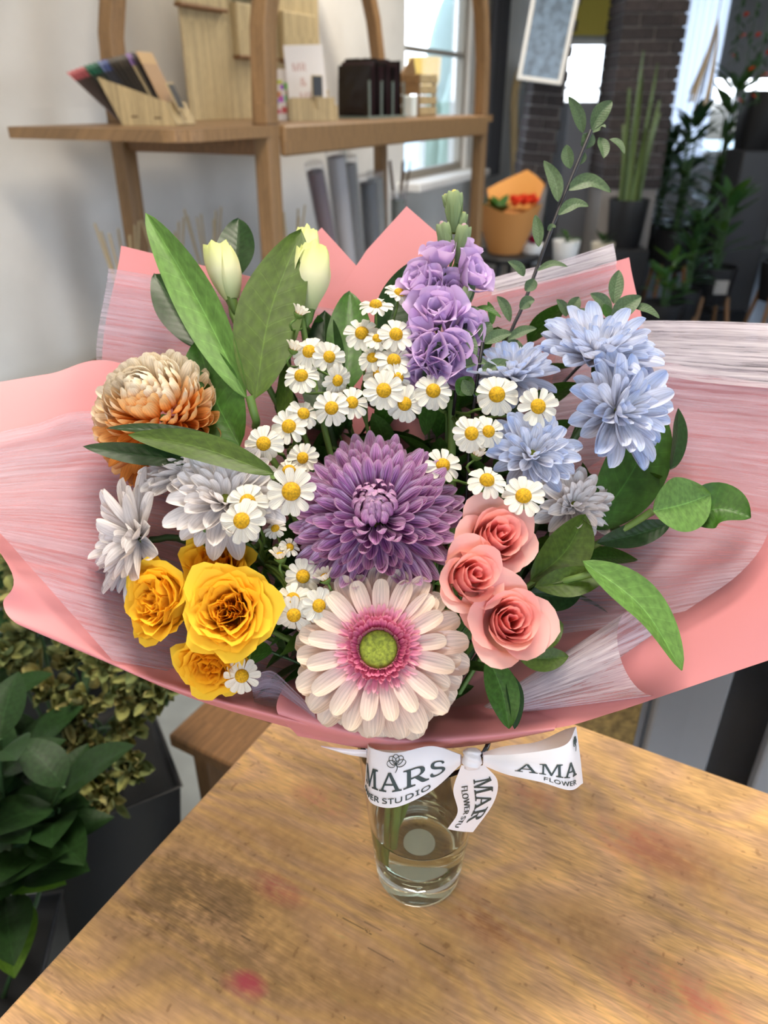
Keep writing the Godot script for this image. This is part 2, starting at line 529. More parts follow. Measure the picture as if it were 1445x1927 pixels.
func room() -> void:
	setting("floor", box(Vector3(10.2, 0.1, 12.2), 0.0), M.concrete, moved(0.9, -0.05, -2.6))
	setting("ceiling", box(Vector3(10.2, 0.1, 12.2), 0.0), mat(Color("f2efe9"), 0.9), moved(0.9, 3.1, -2.6))
	# window wall behind the display shelf
	var q := CN + WW * 0.80
	var o := q - U * 6.6
	var hl := [6.6 + 2.78, 6.6 + 3.95, 0.98, 2.5]
	setting("wall_left", wall_mesh(13.2, 3.05, 0.15, [hl]), M.plaster, Transform3D(SB, o))
	window_in("window_1", o, SB, hl, 1, 2, mat(Color("8d8578"), 0.5))
	setting("trim_1", box(Vector3(1.4, 0.05, 0.22), 0.006), M.white, Transform3D(SB, o + SB * Vector3(6.6 + 3.36, 0.955, 0.06)))
	setting("baseboard_left", box(Vector3(12.6, 0.09, 0.015), 0.003), M.white, Transform3D(SB, o + SB * Vector3(6.4, 0.045, 0.009)))
	# far wall
	var fo := Vector3(1.2, 0, -8.05)
	var h1 := [0.53, 0.97, 1.15, 1.97]
	var h2 := [1.50, 3.1, 0.95, 2.6]
	setting("wall_far", wall_mesh(5.0, 3.05, 0.15, [h1, h2]), textured(mat(Color("b9bbbd"), 0.9), X.mottle, Vector3.ONE, true), Transform3D(Basis(), fo))
	window_in("window_2", fo, Basis(), h1, 1, 2, M.white)
	window_in("window_3", fo, Basis(), h2, 2, 1, M.white)
	setting("trim_2", box(Vector3(0.9, 1.05, 0.03), 0.004), mat(Color("d8c45a"), 0.8), moved(1.95, 2.52, -8.03), "yellow painted panel above a far window")
	# right wall and shop front, both outside the picture, let the daylight in
	var ro := Vector3(4.6, 0, -8.2)
	var rb := Basis(Vector3(0, 0, 1), Vector3.UP, Vector3(-1, 0, 0))
	var h3 := [5.4, 9.0, 0.9, 2.6]
	setting("wall_right", wall_mesh(11.7, 3.05, 0.15, [h3]), M.plaster, Transform3D(rb, ro))
	window_in("window_4", ro, rb, h3, 4, 1, M.charcoal, 0.06, false)
	var so := Vector3(4.75, 0, 3.4)
	var sb := Basis(Vector3(-1, 0, 0), Vector3.UP, Vector3(0, 0, -1))
	var h4 := [2.4, 6.0, 0.9, 2.5]
	setting("wall_front", wall_mesh(8.9, 3.05, 0.15, [h4]), M.plaster, Transform3D(sb, so))
	window_in("window_5", so, sb, h4, 5, 1, M.charcoal, 0.06, false)
	# outdoors beyond the window wall
	setting("ground", box(Vector3(60, 0.1, 60), 0.0), mat(Color("9fa39a"), 0.95), moved(-8, -0.45, -14), "pale paved ground outside the windows")
	for k in [[foot_of(838, -9.6), 2.75, 0.30], [foot_of(872, -9.0), 2.25, 0.26]]:
		var c := thing("cypress_tree", ["tall pale cypress tree outside the shop window", "shorter pale cypress tree outside the shop window"][0 if k[1] > 2.5 else 1], "tree", k[0])
		part(c, "trunk", tube([Vector3.ZERO, Vector3(0, 0.5, 0)], 0.05, 0.04), M.oak_dark)
		var hh: float = k[1]; var rr: float = k[2]
		var nz := FastNoiseLite.new(); nz.seed = 4; nz.frequency = 3.0
		part(c, "crown", grid(18, 20, func(a: float, b: float) -> Vector3:
			var p := Vector3(cos(b * TAU), a * 3.0, sin(b * TAU))
			var r: float = rr * pow(sin(PI * clampf(a * 0.93 + 0.07, 0, 1)), 0.6) * (1.0 + 0.35 * nz.get_noise_3dv(p))
			return Vector3(p.x * r, 0.2 + a * hh, p.z * r), null, true), mat(Color("8fa08e"), 0.9))
	var yp := thing("yellow_lamp", "yellow garden lamp, its glow painted as colour, on a post outside the shop window", "planter", foot_of(797, -7.6))  # a garden lamp; its glow is put into the yellow colour
	part(yp, "post", tube([Vector3.ZERO, Vector3(0, 1.92, 0)], 0.03, 0.03, 8), M.white)
	part(yp, "pot", lathe([Vector2(0, 1.92), Vector2(0.11, 1.92), Vector2(0.15, 2.02), Vector2(0.16, 2.2), Vector2(0.14, 2.2), Vector2(0.13, 2.12), Vector2(0, 2.1)], 18), mat(Color("ffc233"), 0.5))  # stands for the lamp head, coloured bright instead of glowing

# rectangular bar swept along points lying in one upright plane; n is across that plane
func bar(pts: Array, n: Vector3, w: float, d: float) -> ArrayMesh:
	var l := []
	for i in pts.size():
		var a: Vector3 = pts[maxi(i - 1, 0)]; var b: Vector3 = pts[mini(i + 1, pts.size() - 1)]
		var tg := (b - a).normalized()
		var s := tg.cross(n).normalized()
		var c: Vector3 = pts[i]
		var ring := []
		var bw := 0.22
		for k in [[-1, -1 + bw], [-1 + bw, -1], [1 - bw, -1], [1, -1 + bw], [1, 1 - bw], [1 - bw, 1], [-1 + bw, 1], [-1, 1 - bw]]:
			ring.append(c + s * (k[0] * w / 2) + n * (k[1] * d / 2))
		l.append(ring)
	var np := pts.size() - 1
	var len_ := 0.0
	for i in np: len_ += (pts[i + 1] - pts[i]).length()
	return grid(np, 8, func(a: float, b: float) -> Vector3: return l[int(round(a * np))][int(round(b * 8)) % 8], null, true, Vector2(0.2, len_))

func board(poly: Array, y: float, th: float, n: String, parent: Node3D, m: Material) -> void:
	var pp := PackedVector2Array(poly)
	# slab lies in x and y; turn it flat (its y becomes the depth WW)
	part(parent, n, slab(pp, th), m, Transform3D(Basis(U, WW, Vector3.UP), CN + Vector3(0, y - th / 2, 0)))

func shelf_unit() -> void:
	var t := thing("display_shelf", "oak display shelf with arched frames holding seed packets and cards", "shelf")
	var front_n := -WW
	for b in [0.0, 0.57]:
		var pts := []
		for k in 5: pts.append(su(-0.03 * (1.0 - k / 4.0) + 0.0, 1.42 * k / 4.0, b))
		for k in range(1, 16):
			var an := PI - PI * k / 16.0
			pts.append(su(0.975 + 0.975 * cos(an), 1.45 + 0.92 * sin(an), b))
		for k in 5: pts.append(su(1.95 + 0.03 * (k / 4.0), 1.42 * (1.0 - k / 4.0), b))
		part(t, "arch_frame", bar(pts, front_n, 0.066, 0.058), M.oak)
		for a in [0.0, 1.95]:
			part(t, "leg_joint", bar([su(a, 1.388, b), su(a, 1.391, b)], front_n, 0.068, 0.060), mat(Color("5a3f28"), 0.7))
	var out := []
	for k in 7:
		var an := PI * 1.5 - PI / 2 * k / 6.0
		out.append(Vector2(-0.34 + 0.08 * cos(an), 0.05 + 0.08 * sin(an)))
	out.append_array([Vector2(-0.42, 0.60), Vector2(2.05, 0.60), Vector2(2.05, -0.03)])
	board(out, 1.385, 0.030, "shelf_board", t, M.oak)
	board(out, 0.66, 0.030, "shelf_board", t, M.oak_dark)
	part(t, "front_rail", box(Vector3(1.90, 0.085, 0.026), 0.006), M.oak, Transform3D(SB, su(0.98, 1.3425, -0.035)))
	part(t, "end_rail", box(Vector3(0.03, 0.05, 0.52), 0.006), M.oak_dark, Transform3D(SB, su(0.0, 1.328, 0.29)))
	part(t, "back_rail", box(Vector3(1.90, 0.05, 0.026), 0.006), M.oak_dark, Transform3D(SB, su(0.98, 1.328, 0.56)))

func lettering(txt: String, size: float, m: Material, parent: Node, xf: Transform3D, n := "lettering") -> void:
	var tm := TextMesh.new()
	tm.text = txt
	var f := SystemFont.new()
	f.font_names = PackedStringArray(["Droid Sans"])
	tm.font = f
	tm.font_size = 64
	tm.pixel_size = size / 64.0
	tm.depth = 0.0006
	part(parent, n, tm, m, xf)

func shelf_goods() -> void:
	# box of seed packets
	var fb := Basis(Vector3.UP, deg_to_rad(-14))
	var bp := su(-0.11, 1.385, 0.33)
	var t := thing("seed_packet_box", "laser cut birch box holding leaning seed packets on the shelf", "box", bp, "", fb)
	var side := PackedVector2Array([Vector2(-0.075, 0.0), Vector2(0.105, 0.0), Vector2(0.075, 0.062), Vector2(-0.02, 0.092), Vector2(-0.135, 0.125)])
	for z in [0.055, -0.055]:
		part(t, "side_panel", slab(side, 0.005), M.birch, moved(0, 0, z))
	part(t, "back_panel", box(Vector3(0.005, 0.138, 0.105), 0.001), M.birch, Transform3D(Basis(Vector3.BACK, 0.44), Vector3(-0.105, 0.062, 0)))
	part(t, "front_panel", box(Vector3(0.005, 0.066, 0.12), 0.001), M.birch, Transform3D(Basis(Vector3.BACK, 0.45), Vector3(0.092, 0.031, 0)))
	part(t, "base_panel", box(Vector3(0.17, 0.005, 0.105), 0.001), M.birch, moved(0.015, 0.004, 0))
	for x in [-0.03, 0.045]:
		part(t, "slot_mark", box(Vector3(0.022, 0.004, 0.001), 0.0), mat(Color("4a3220"), 0.9), Transform3D(Basis(), Vector3(x, 0.022 - x * 0.04, 0.0580)))
	var heads := ["c96f72", "c4686c", "bb6065", "b95f63", "1f6a50", "246f55", "1c5d48", "6b7ba8", "51619a", "443c34", "4a4238", "5a5044", "4d443b", "8f6fa8", "3c3034", "b9986a"]
	var fronts := ["6b5b55", "5a4d48", "54463f", "4a403a", "3f4a40", "3b463c", "38423a", "4a4a52", "45454c", "3d3834", "3a3531", "443d36", "3f3833", "b3a07c", "2c2628", "a58460"]
	var names := ["coral", "salmon", "dusty red", "rose red", "dark green", "emerald green", "bottle green", "pale blue", "slate blue", "dark brown", "umber", "taupe", "walnut brown", "lilac", "black", "kraft brown"]
	var pm := box(Vector3(0.0022, 0.165, 0.090), 0.0006)
	var hm := box(Vector3(0.0028, 0.034, 0.0915), 0.0006)
	for k in 16:
		var x := -0.092 + 0.0115 * k
		var tilt := 0.86 - 0.028 * k
		var b := fb * Basis(Vector3.BACK, tilt)
		var p := thing("seed_packet", "seed packet with a %s header leaning in the birch box" % names[k], "packet", bp + fb * Vector3(x, 0.010, 0), "seed packets in the birch box", b)
		part(p, "packet_body", pm, mat(Color(fronts[k]), 0.6), moved(0, 0.083, 0))
		part(p, "header_band", hm, mat(Color(heads[k]), 0.6), moved(0, 0.181, 0))
	var tg := thing("price_tag", "small chalkboard price tag clipped to the seed packet box", "price tag", bp + fb * Vector3(0.112, 0.03, 0.02), "", fb * Basis(Vector3.BACK, 0.42) * Basis(Vector3.UP, PI / 2))
	part(tg, "clip", box(Vector3(0.008, 0.03, 0.006), 0.001), M.birch, moved(0, 0.0, 0))
	part(tg, "tag_frame", box(Vector3(0.046, 0.078, 0.004), 0.001), M.birch, moved(0, 0.05, 0))
	part(tg, "chalkboard", box(Vector3(0.036, 0.066, 0.002), 0.0), M.charcoal, moved(0, 0.05, 0.0025))
	# birch pocket panel standing at the back of the shelf
	var pp := su(0.36, 1.385, 0.565)
	var pn := thing("pocket_panel", "tall pale birch panel with card pockets standing on the shelf", "panel", pp, "", SB)
	part(pn, "panel_board", box(Vector3(0.95, 0.62, 0.012), 0.002), M.birch, moved(0.475, 0.31, 0))
	for k in [[0.42, 0.30], [0.10, 0.44], [0.74, 0.30], [0.42, 0.50]]:
		part(pn, "pocket", box(Vector3(0.26, 0.17, 0.03), 0.004), M.birch, moved(k[0], k[1], 0.022))
		part(pn, "pocket_lip", box(Vector3(0.27, 0.012, 0.034), 0.003), M.oak_dark, moved(k[0], k[1] - 0.088, 0.022))
	# greeting cards in a birch stand
	var gp := su(0.60, 1.385, 0.20)
	var gb := Basis(Vector3.UP, deg_to_rad(14))
	var g := thing("card_stand", "pale birch card stand on the shelf beside the oak arch", "stand", gp, "", gb)
	part(g, "front_panel", slab(PackedVector2Array([Vector2(-0.085, 0), Vector2(0.095, 0), Vector2(0.095, 0.05), Vector2(0.085, 0.052), Vector2(0.085, 0.075), Vector2(-0.072, 0.075), Vector2(-0.085, 0.07)]), 0.008), M.birch, moved(0, 0, 0.04))
	part(g, "back_panel", box(Vector3(0.16, 0.10, 0.006), 0.001), M.birch, moved(0.0, 0.05, -0.05))
	for x in [-0.078, 0.083]:
		part(g, "side_panel", box(Vector3(0.006, 0.06, 0.085), 0.001), M.birch, moved(x, 0.03, -0.005))
	var c := thing("greeting_card", "white greeting card lettered MR and MRS in the birch stand", "card", gp + gb * Vector3(-0.005, 0.018, 0.012), "", gb * Basis(Vector3.RIGHT, -0.16) * Basis(Vector3.BACK, 0.04))
	part(c, "card_sheet", box(Vector3(0.142, 0.225, 0.003), 0.0008), mat(Color("ece6e2"), 0.6), moved(0, 0.1125, 0))
	var rg := mat(Color("b98f86"), 0.4, 0.3)
	lettering("MR", 0.036, rg, c, moved(-0.022, 0.155, 0.002))
	lettering("&", 0.036, rg, c, moved(-0.012, 0.108, 0.002))
	lettering("MRS", 0.036, rg, c, moved(0.004, 0.060, 0.002))
	var c2 := thing("greeting_card", "colourful greeting card tucked behind the oak arch", "card", gp + gb * Vector3(-0.115, 0.0, -0.045), "", gb * Basis(Vector3.RIGHT, -0.2))
	part(c2, "card_sheet", box(Vector3(0.10, 0.17, 0.003), 0.0008), mat(Color("d9d3cf"), 0.6), moved(0, 0.085, 0))
	var pr := RandomNumberGenerator.new(); pr.seed = 5
	for k in 14:
		part(c2, "print_patch", box(Vector3(0.012 + pr.randf() * 0.014, 0.012 + pr.randf() * 0.012, 0.001), 0.0), mat(Color.from_hsv(pr.randf(), 0.6, 0.75), 0.6), moved(pr.randf_range(-0.04, 0.04), pr.randf_range(0.02, 0.13), 0.0022))
	var t2 := thing("price_tag", "small chalkboard price tag clipped to the card stand", "price tag", gp + gb * Vector3(0.02, 0.06, 0.052), "", gb * Basis(Vector3.UP, 0.5))
	part(t2, "clip", box(Vector3(0.008, 0.035, 0.007), 0.001), M.birch, moved(0, 0.0, 0))
	part(t2, "tag_frame", box(Vector3(0.05, 0.07, 0.004), 0.001), M.birch, moved(0, 0.05, 0))
	part(t2, "chalkboard", box(Vector3(0.042, 0.062, 0.002), 0.0), M.charcoal, moved(0, 0.05, 0.0025))
	# dark packets in a metal divider rack
	var rp := su(1.10, 1.385, 0.20)
	var r := thing("divider_rack", "thin grey green metal divider rack on the shelf", "rack", rp, "", SB)
	var rm := mat(Color("7f8c84"), 0.5, 0.4)
	part(r, "base_plate", box(Vector3(0.36, 0.008, 0.17), 0.002), rm, moved(0, 0.004, 0))
	for x in [-0.17, -0.06, 0.05, 0.16]:
		part(r, "upright", box(Vector3(0.008, 0.13, 0.008), 0.002), rm, moved(x, 0.07, 0.08))
	var foil := mat(Color("3a2a2e"), 0.22, 0.1)
	var foil2 := mat(Color("1c1718"), 0.25, 0.1)
	for k in 9:
		var sg := [-1.0, 1.0]
		var x := -0.150 + 0.037 * k
		var nz := FastNoiseLite.new(); nz.seed = k; nz.frequency = 14.0
		var pk := thing("foil_packet", "dark crinkled foil packet standing in the metal rack", "packet", rp + SB * Vector3(x, 0.009, 0), "foil packets in the metal rack", SB * Basis(Vector3.BACK, -0.06 + 0.05 * (k % 3)))
		for s in sg:
			part(pk, "foil_face", grid(8, 8, func(a: float, b: float) -> Vector3:
				var e: float = sin(PI * a) * sin(PI * b)
				return Vector3(s * (0.001 + 0.008 * sqrt(maxf(e, 0.0)) + 0.008 * nz.get_noise_3d(a * 0.3, b * 0.3, s) * e), a * (0.18 + 0.012 * (k % 3)) + 0.006 * nz.get_noise_1d(b * 2.0) * a, (b - 0.5) * 0.15 * s)), foil if k % 2 else foil2)
	lone("candle_box", box(Vector3(0.055, 0.085, 0.05), 0.004), mat(Color("dfe8e6"), 0.4), "small frosted white candle box beside the wooden crate", "box", Transform3D(SB, su(1.42, 1.4275, 0.16)))
	var cp := su(1.66, 1.385, 0.26)
	var cr := thing("wooden_crate", "small slatted wooden crate at the end of the shelf", "crate", cp, "", SB)
	for y in [0.022, 0.066, 0.110, 0.154]:
		for z in [0.09, -0.09]:
			part(cr, "slat", box(Vector3(0.20, 0.036, 0.008), 0.002), M.birch, moved(0, y, z))
		for x in [-0.10, 0.10]:
			part(cr, "slat", box(Vector3(0.008, 0.036, 0.172), 0.002), M.oak, moved(x, y, 0))
	for x in [-0.092, 0.092]:
		for z in [-0.078, 0.078]:
			part(cr, "corner_post", box(Vector3(0.014, 0.175, 0.014), 0.002), M.oak, moved(x, 0.0875, z))
	part(cr, "crate_floor", box(Vector3(0.19, 0.006, 0.17), 0.001), M.oak, moved(0, 0.004, 0))
	lone("wooden_plaque", box(Vector3(0.16, 0.13, 0.008), 0.003), M.oak, "thin wooden plaque leaning out of the slatted crate", "plaque", Transform3D(SB * Basis(Vector3.BACK, 0.5), cp + SB * Vector3(-0.03, 0.155, 0.0)))
	# rolls and sleeves on the lower shelf
	var clear := mat(Color(0.97, 0.98, 1.0, 0.10), 0.04)
	clear.transparency = BaseMaterial3D.TRANSPARENCY_ALPHA
	var rolls := [[0.62, 0.10, 0.62, 0.035, "4a2330", 0.30], [0.75, 0.12, 0.64, 0.040, "9a9494", 0.18], [0.90, 0.16, 0.60, 0.040, "56504c", 0.16], [1.02, 0.14, 0.52, 0.042, "26262a", 0.14], [1.15, 0.18, 0.52, 0.040, "6d6a62", 0.10], [1.28, 0.14, 0.42, 0.038, "4c5040", 0.06]]
	var rn := ["maroon", "silver grey", "brown", "black", "grey", "olive"]
	for k in rolls.size():
		var q: Array = rolls[k]
		var ro := thing("wrapping_roll", "%s paper roll in a clear sleeve leaning on the lower shelf" % rn[k], "roll", su(q[0], 0.662, q[1]), "paper rolls on the lower shelf", SB * Basis(Vector3.BACK, q[5]))
		part(ro, "paper_core", tube([Vector3(0, 0.004, 0), Vector3(0, q[2] - 0.03, 0)], q[3] * 0.86, q[3] * 0.86, 14), mat(Color(q[4]), 0.5))
		part(ro, "clear_sleeve", tube([Vector3(0, 0.012, 0), Vector3(0, q[2], 0)], q[3], q[3], 14), clear)
	for k in [[-0.24, 0.42, "reed diffuser with pale sticks at the end of the lower shelf"], [-0.12, 0.34, "reed diffuser with a white bottle on the lower shelf"], [0.16, 0.40, "reed diffuser beside the near oak leg on the lower shelf"], [0.34, 0.16, "reed diffuser in front of the leaning paper rolls"]]:
		var d := thing("reed_diffuser", k[2], "diffuser", su(k[0], 0.66, k[1]), "", SB)
		part(d, "bottle", lathe([Vector2(0, 0), Vector2(0.036, 0), Vector2(0.04, 0.006), Vector2(0.04, 0.10), Vector2(0.03, 0.125), Vector2(0.018, 0.135), Vector2(0, 0.135)], 18), mat(Color("e6eaec"), 0.15))
		part(d, "collar", lathe([Vector2(0.022, 0.13), Vector2(0.024, 0.132), Vector2(0.024, 0.165), Vector2(0.008, 0.168), Vector2(0.004, 0.16)], 16), M.oak)
		for j in 7:
			var an := TAU * j / 7.0
			part(d, "reed", tube([Vector3(cos(an) * 0.006, 0.10, sin(an) * 0.006), Vector3(cos(an) * 0.075, 0.44 + 0.02 * sin(j * 2.0), sin(an) * 0.06)], 0.0035, 0.0035, 6), M.birch)
	# twist of dried branch against the wall under the window
	var db := thing("dried_branch", "brown dried branch standing on the lower shelf under the window", "branch", su(1.72, 0.66, 0.35))
	for j in 5:
		var a := j * 1.3
		part(db, "twig", tube([Vector3.ZERO, Vector3(0.02 * cos(a), 0.25, 0.02 * sin(a)), Vector3(0.06 * cos(a), 0.52, 0.06 * sin(a))], 0.012, 0.004), mat(Color("5e4334"), 0.8))

# ---------- plants in pots ----------
func leaf(L: float, W: float, bend := 0.6, fold := 0.25, tip := 0.8, nu := 10, nv := 6) -> ArrayMesh:
	return grid(nu, nv, func(a: float, b: float) -> Vector3:
		var v := b * 2.0 - 1.0
		var w := W * 0.5 * pow(sin(PI * clampf(pow(a, 0.85), 0.0, 1.0)), tip)
		var th := -bend * a
		var z := L * a * (1.0 - 0.15 * bend * bend * a)
		return Vector3(v * w, L * a * sin(th) * 0.5 + absf(v) * w * fold, z))
func spin_at(az: float, el: float, p := Vector3.ZERO, s := 1.0) -> Transform3D:    # leaf or petal laid out at azimuth az, raised by el
	return Transform3D((Basis(Vector3.UP, az) * Basis(Vector3.RIGHT, -el)).scaled(Vector3.ONE * s), p)

func potted(p: Vector3, label: String, pot_r: float, pot_h: float, pot_m: Material, lm: Material, L: float, W: float, count: int, height: float, sd: int, legs := 0.0, upright := 0.2) -> void:
	var t := thing("potted_plant", label, "plant", p)
	var r := RandomNumberGenerator.new(); r.seed = sd
	if legs > 0.0:
		for k in 4:
			var a := PI / 4 + k * PI / 2
			part(t, "leg", tube([Vector3(cos(a) * pot_r * 1.15, 0, sin(a) * pot_r * 1.15), Vector3(cos(a) * pot_r * 0.8, legs + 0.05, sin(a) * pot_r * 0.8)], 0.014, 0.016, 8), M.oak_dark)
	part(t, "pot", lathe([Vector2(0, legs), Vector2(pot_r * 0.8, legs), Vector2(pot_r, legs + pot_h), Vector2(pot_r * 0.92, legs + pot_h), Vector2(pot_r * 0.88, legs + pot_h - 0.03), Vector2(0, legs + pot_h - 0.035)], 20), pot_m)
	var meshes := [leaf(L, W, 0.5, 0.2), leaf(L * 0.85, W, 0.9, 0.3), leaf(L * 1.1, W * 0.9, 0.2, 0.25)]
	var top := legs + pot_h - 0.03
	for k in count:
		var a := k * 2.399 + r.randf() * 0.5
		var q := r.randf()
		var y := top + height * q
		var off := Vector3(sin(a), 0, cos(a)) * pot_r * 0.3 * r.randf()
		part(t, "leaf", meshes[k % 3], lm, spin_at(a, upright + (1.2 - upright) * q * r.randf_range(0.4, 1.0), Vector3(off.x, y, off.z)))
		if k % 4 == 0:
			part(t, "stem", tube([Vector3(off.x * 0.3, top - 0.01, off.z * 0.3), Vector3(off.x, y + 0.01, off.z)], 0.008, 0.005, 5), M.stem_deep)

func brick_pier(n: String, o: Vector3, w: float, h: float, d: float, y0: float, b := Basis()) -> void:
	var t := Node3D.new()
	t.name = n
	add_child(t)
	t.transform = Transform3D(b, o)
	tag(t, "", "", "", "structure")
	part(t, "core", box(Vector3(w - 0.03, h, d - 0.03), 0.0), mat(Color("8a8480"), 0.95), moved(0, h / 2, 0))
	var bm := [mat(Color("4a4140"), 0.85), mat(Color("524847"), 0.85), mat(Color("423a3a"), 0.85)]
	for m in bm: textured(m, X.blotch, Vector3.ONE * 6, true)
	var bl := 0.215; var bh := 0.065
	var full := box(Vector3(bl, bh, d), 0.004)
	var y := y0
	var row := 0
	while y < h - bh:
		var x := -w / 2 - (bl / 2 if row % 2 else 0.0)
		while x < w / 2 - 0.01:
			var x0 := maxf(x, -w / 2); var x1 := minf(x + bl, w / 2)
			if x1 - x0 > 0.02:
				part(t, "brick", full if x1 - x0 > bl - 0.001 else box(Vector3(x1 - x0, bh, d), 0.004), bm[(row * 7 + int(x * 10.0 + 50.0)) % 3], moved((x0 + x1) / 2, y + bh / 2, 0.003 * ((row + int(x * 9.0 + 50.0)) % 3)))
			x += bl + 0.010
		y += bh + 0.010
		row += 1

func far_corner() -> void:
	# dark curtain beside the window, leaning arched mirror
	var q := CN + WW * 0.80
	lone("curtain", grid(2, 30, func(a: float, b: float) -> Vector3: return Vector3((b - 0.5) * 0.34, 0.9 + a * 2.0, 0.03 * sin(b * 34.0))), mat(Color("40434a"), 0.8), "dark grey gathered curtain beside the window", "curtain", Transform3D(SB, q + U * 4.40 - WW * 0.06))
	var mr := thing("arched_mirror", "tall arched mirror with a pale wood frame leaning on the wall", "mirror", q + U * 4.98 - WW * 0.30, "", SB * Basis(Vector3.RIGHT, -0.10))
	var arc := []
	for k in 4: arc.append(Vector3(-0.36, 1.33 * k / 3.0 + 0.03, 0))
	for k in range(1, 12): arc.append(Vector3(-0.36 * cos(PI * k / 12.0), 1.36 + 0.36 * sin(PI * k / 12.0), 0))
	for k in 4: arc.append(Vector3(0.36, 1.33 * (1.0 - k / 3.0) + 0.03, 0))
	part(mr, "frame", bar(arc, Vector3.BACK, 0.055, 0.06), M.birch)
	var poly := PackedVector2Array()
	for k in arc: poly.append(Vector2(k.x, k.y))
	part(mr, "mirror_glass", slab(poly, 0.006), mat(Color("dfe3e4"), 0.03, 1.0), moved(0, 0, -0.02))
	# brick piers of the archway
	brick_pier("pillar_1", Vector3(1.02, 0, -5.75), 0.24, 3.05, 0.30, 0.9, Basis(Vector3.BACK, -0.075))
	brick_pier("pillar_2", Vector3(1.73, 0, -5.55), 0.42, 3.05, 0.40, 0.9)
	var pc := thing("framed_picture", "white framed picture hanging crooked on the dark brick pier", "picture", at(1033, 58, 4.62), "", Basis(Vector3.UP, -0.15) * Basis(Vector3.BACK, -0.12))
	for s in [-1.0, 1.0]:
		part(pc, "frame", box(Vector3(0.025, 0.56, 0.16), 0.004), M.white, moved(s * 0.13, 0, -0.06))
		part(pc, "frame", box(Vector3(0.235, 0.025, 0.16), 0.004), M.white, moved(0, s * 0.2675, -0.06))
	part(pc, "print_sheet", box(Vector3(0.24, 0.52, 0.004), 0.0), textured(mat(Color("7d95ad"), 0.2), X.blotch, Vector3.ONE * 3.0, true), moved(0, 0, -0.01))
	part(pc, "backing", box(Vector3(0.24, 0.52, 0.02), 0.0), M.oak_dark, moved(0, 0, -0.11))
	lone("grey_cabinet", box(Vector3(0.42, 1.44, 0.5), 0.01), mat(Color("7d7c80"), 0.6), "plain grey cabinet standing in the archway beyond the brick", "cabinet", moved(1.66, 0.72, -6.6))
	# kraft paper posy on a black stool
	var sp := on_y(950, 474, 0.62)
	var st := thing("side_stool", "round black stool carrying the orange paper posy", "stool", Vector3(sp.x, 0, sp.z))
	part(st, "stool_top", lathe([Vector2(0, 0.58), Vector2(0.21, 0.58), Vector2(0.22, 0.60), Vector2(0.21, 0.62), Vector2(0, 0.62)], 24), M.black)
	for k in 4:
		var a := k * PI / 2 + 0.4
		part(st, "leg", tube([Vector3(cos(a) * 0.19, 0, sin(a) * 0.19), Vector3(cos(a) * 0.14, 0.59, sin(a) * 0.14)], 0.014, 0.016, 8), M.black)
	var kr := mat(Color("c98a4a"), 0.7)
	var po := thing("paper_posy", "posy of red flowers wrapped in orange kraft paper", "bouquet", sp, "", Basis().scaled(Vector3.ONE * 1.17))
	part(po, "paper_cone", grid(6, 24, func(a: float, b: float) -> Vector3:
		var r := 0.09 + 0.085 * a
		return Vector3(cos(b * TAU) * r, 0.001 + 0.23 * a + 0.02 * a * sin(b * TAU * 3.0), sin(b * TAU) * r), null, true), kr)
	part(po, "paper_collar", grid(6, 10, func(a: float, b: float) -> Vector3:
		var an := -0.2 - 1.9 * b
		var r := 0.15 + 0.04 * a
		return Vector3(cos(an) * r, 0.2 + a * (0.19 - 0.16 * absf(b - 0.4)), sin(an) * r)), mat(Color("dc9a4e"), 0.7))
	var r := RandomNumberGenerator.new(); r.seed = 12
	var lm := leaf(0.13, 0.05)
	for k in 14:
		part(po, "leaf", lm, M.leaf, spin_at(2.6 + k * 0.35, 0.5 + 0.5 * r.randf(), Vector3(-0.06 + 0.03 * r.randf(), 0.20, 0.02)))
	var fl := petal(0.04, 0.028, {"c0": lin("c22a18"), "c1": lin("e0452a"), "c2": lin("ee5a34"), "bend": 0.5})
	for j in 3:
		for k in 10:
			part(po, "petal", fl, M.rose, spin_at(k * 0.63 + j, 0.3 + 0.09 * k, Vector3(0.02 + j * 0.05, 0.235, 0.07 - 0.04 * j), 1.5))
	var side := on_y(1066, 492, 0.56)
	var tb := thing("plant_bench", "low black bench under the white pots", "bench", Vector3(side.x, 0, side.z))
	part(tb, "bench_top", box(Vector3(0.6, 0.04, 0.35), 0.005), M.black, moved(0.04, 0.54, 0))
	for x in [-0.22, 0.30]:
		for z in [-0.13, 0.13]:
			part(tb, "leg", box(Vector3(0.04, 0.52, 0.04), 0.004), M.black, moved(x, 0.26, z))
	potted(side + Vector3(-0.02, 0, 0.02), "small plant in a white pot on the black bench", 0.085, 0.13, M.white, M.leaf, 0.09, 0.03, 10, 0.05, 3)
	potted(side + Vector3(0.22, 0, -0.02), "small plant in a cream pot at the end of the black bench", 0.075, 0.11, mat(Color("cfc4ae"), 0.6), M.leaf_dark, 0.09, 0.03, 10, 0.05, 4)
	var mg := thing("magenta_posy", "dark red posy on the black bench beside the white pot", "bouquet", side + Vector3(-0.23, 0, 0.03))
	part(mg, "paper_cone", lathe([Vector2(0, 0), Vector2(0.04, 0.0), Vector2(0.075, 0.11), Vector2(0.07, 0.115), Vector2(0, 0.10)], 16), M.white)
	var pf := petal(0.05, 0.04, {"c0": lin("5c0a28"), "c1": lin("8a1238"), "c2": lin("a01a44"), "bend": 0.6})
	for k in 26:
		part(mg, "petal", pf, M.rose, spin_at(k * 2.4, 0.1 + 0.05 * k, Vector3(0.0, 0.115, 0)))
	var sheer := mat(Color("e8eaee"), 0.9)
	sheer.backlight_enabled = true
	sheer.backlight = Color(0.9, 0.9, 0.92)
